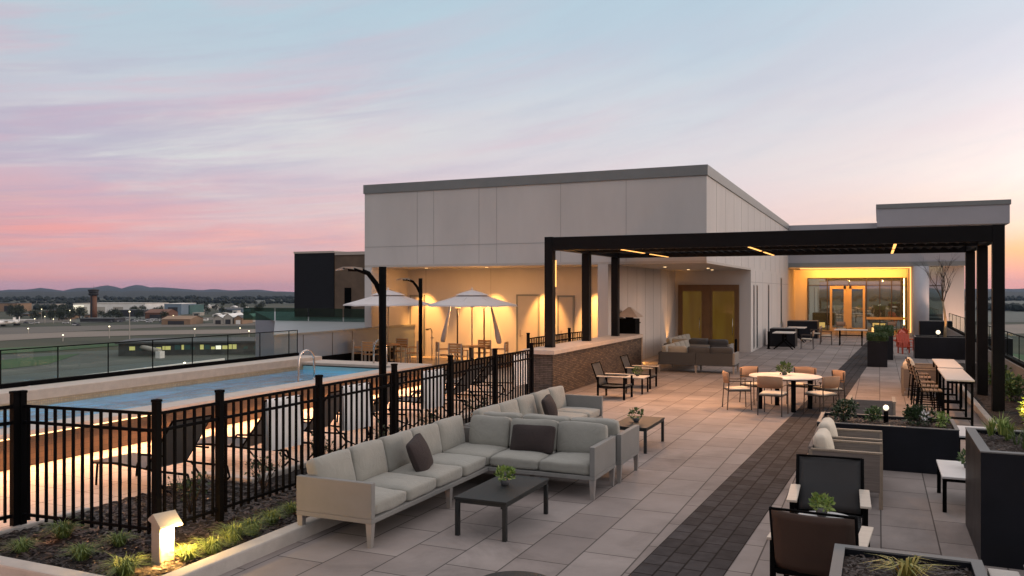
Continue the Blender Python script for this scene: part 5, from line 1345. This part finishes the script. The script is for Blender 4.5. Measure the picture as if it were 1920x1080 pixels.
ov = N(nt, 'ShaderNodeMapRange'); ov.inputs['From Min'].default_value = .36; ov.inputs['From Max'].default_value = .6; L(nt, z, ov.inputs[0])
sky = mix(ov.outputs[0], sky, (.84,.79,.795))
vm = N(nt, 'ShaderNodeVectorMath', operation='SCALE'); L(nt, sky, vm.inputs[0]); L(nt, gf, vm.inputs['Scale'])
L(nt, vm.outputs[0], bg.inputs['Color']); bg.inputs['Strength'].default_value = 1.09
# last light from beyond the horizon, very soft
sun = light('SUN', (0,0,30), .6, (1,.72,.55), 0, (0,0,0), angle=R(25)); aim(sun, Vector((0,0,30))-Vector((math.sin(R(75)), math.cos(R(75)), .22)))

WARM = (1,.50,.24); AMB = (1,.43,.10)
# pool edge strip
light('AREA', (-11.66, 9.0, .445), 1000, (1,.42,.17), (.04, 23.8), (0, R(-52), 0))
for y in (3, 6, 9, 12, 15, 18): light('POINT', (-12.36, y, -.30), 130, (.50,.80,1), .12)
# downlights on the left recess wall
def spot(x, y, z, to, e, ang=70, col=WARM, blend=.6, size=.06):
    o = light('SPOT', (x, y, z), e, col, size); o.data.spot_size = R(ang); o.data.spot_blend = blend; return aim(o, to)
for x, e in ((-16.2, 520), (-14.0, 420), (-13.2, 420), (-11.15, 560), (-9.15, 640)): spot(x*KS, 28.6, 3.5, (x*KS, 29.6, 1.2), e*2.0, 50, AMB)
light('AREA', (-13.2, 28.4, 3.5), 34, AMB, (8, 1.0), (0,0,0))  # broad fill added to brighten the recess, no fixture of its own
# right recess
for x, y in ((-7.0, 29.5), (-5.9, 31.8), (-7.0, 33.5)): spot(x*KS, y*KS, 3.5, (x*KS, y*KS, 0), 22, 110, WARM)
spot(-7.95, 35.4, .12, (-8.3, 35.6, 2.4), 110, 60, AMB); light('POINT', (-7.9, 29.9, .25), 22, AMB, .06)
# rear cove
light('AREA', (-1.4, 58.2, 4.0), 300, (1,.36,.05), (6.0, .25), (R(62), 0, 0))
light('AREA', (-1.4, 56.0, 4.05), 90, AMB, (6, 3), (0,0,0))
light('AREA', (1.58, 55.2, 2), 50, AMB, (.1, 3.4), (R(90), 0, R(60)))
light('AREA', (-5.1, 53.7, 2), 60, AMB, (.08, 3.0), (R(90), 0, R(-40)))
spot(2.38, 36.75, .95, (2.3, 37.1, 3.5), 60, 50, AMB); spot(3.9, 51.6, .25, (3.9, 54, 2.4), 260, 100, (1,.55,.34))
# pergola strips and the added glow of the column reflection
for x in (-6.1, -2.9, .34):
    light('AREA', (x, 22.1, 3.69), 110, WARM, (.06, 1.9), (0,0,0)); light('AREA', (x, 25.0, 3.69), 8 if x < -5 else 25, WARM, (.06, 2.2), (0,0,0))
light('AREA', (-7.60, 20.8, 3.0), 60, AMB, (.1, 1.2), (0, R(-90), 0))
spot(-2.0, 20.9, 3.69, (-2.2, 17.8, 0), 640, 100, WARM, .9, .15); spot(-5.2, 20.9, 3.69, (-4.8, 18.2, 0), 620, 100, WARM, .9, .15)
# bollard
light('AREA', (-6.17, 5.965, .36), 55, (1,.55,.15), (.12, .10), (R(52), 0, R(72)))
light('POINT', (-6.04, 5.98, .41), 24, (1,.62,.2), .04)

S.view_settings.view_transform = 'Standard'; S.view_settings.look = 'None'; S.view_settings.exposure = 0; S.view_settings.gamma = 1
S.cycles.use_denoising = True
try: S.cycles.denoiser = 'OPENIMAGEDENOISE'
except Exception: pass
S.cycles.max_bounces = 6; S.cycles.diffuse_bounces = 3; S.cycles.glossy_bounces = 3; S.cycles.transmission_bounces = 4; S.cycles.transparent_max_bounces = 24
S.cycles.caustics_reflective = False; S.cycles.caustics_refractive = False
S.cycles.sample_clamp_indirect = 4

# evening air
M['haze'] = bpy.data.materials.new('haze'); M['haze'].use_nodes = True; hn = M['haze'].node_tree
hn.nodes.remove(hn.nodes['Principled BSDF']); pv = hn.nodes.new('ShaderNodeVolumePrincipled'); pv.inputs['Density'].default_value = 3e-5; pv.inputs['Color'].default_value = (.42,.60,.95,1); pv.inputs['Anisotropy'].default_value = 0
L(hn, pv.outputs[0], hn.nodes['Material Output'].inputs['Volume'])
hz = MB().box(-13500,-13500,-23.5,13500,13500,140).build('haze', 'haze'); hz['kind'] = 'stuff'
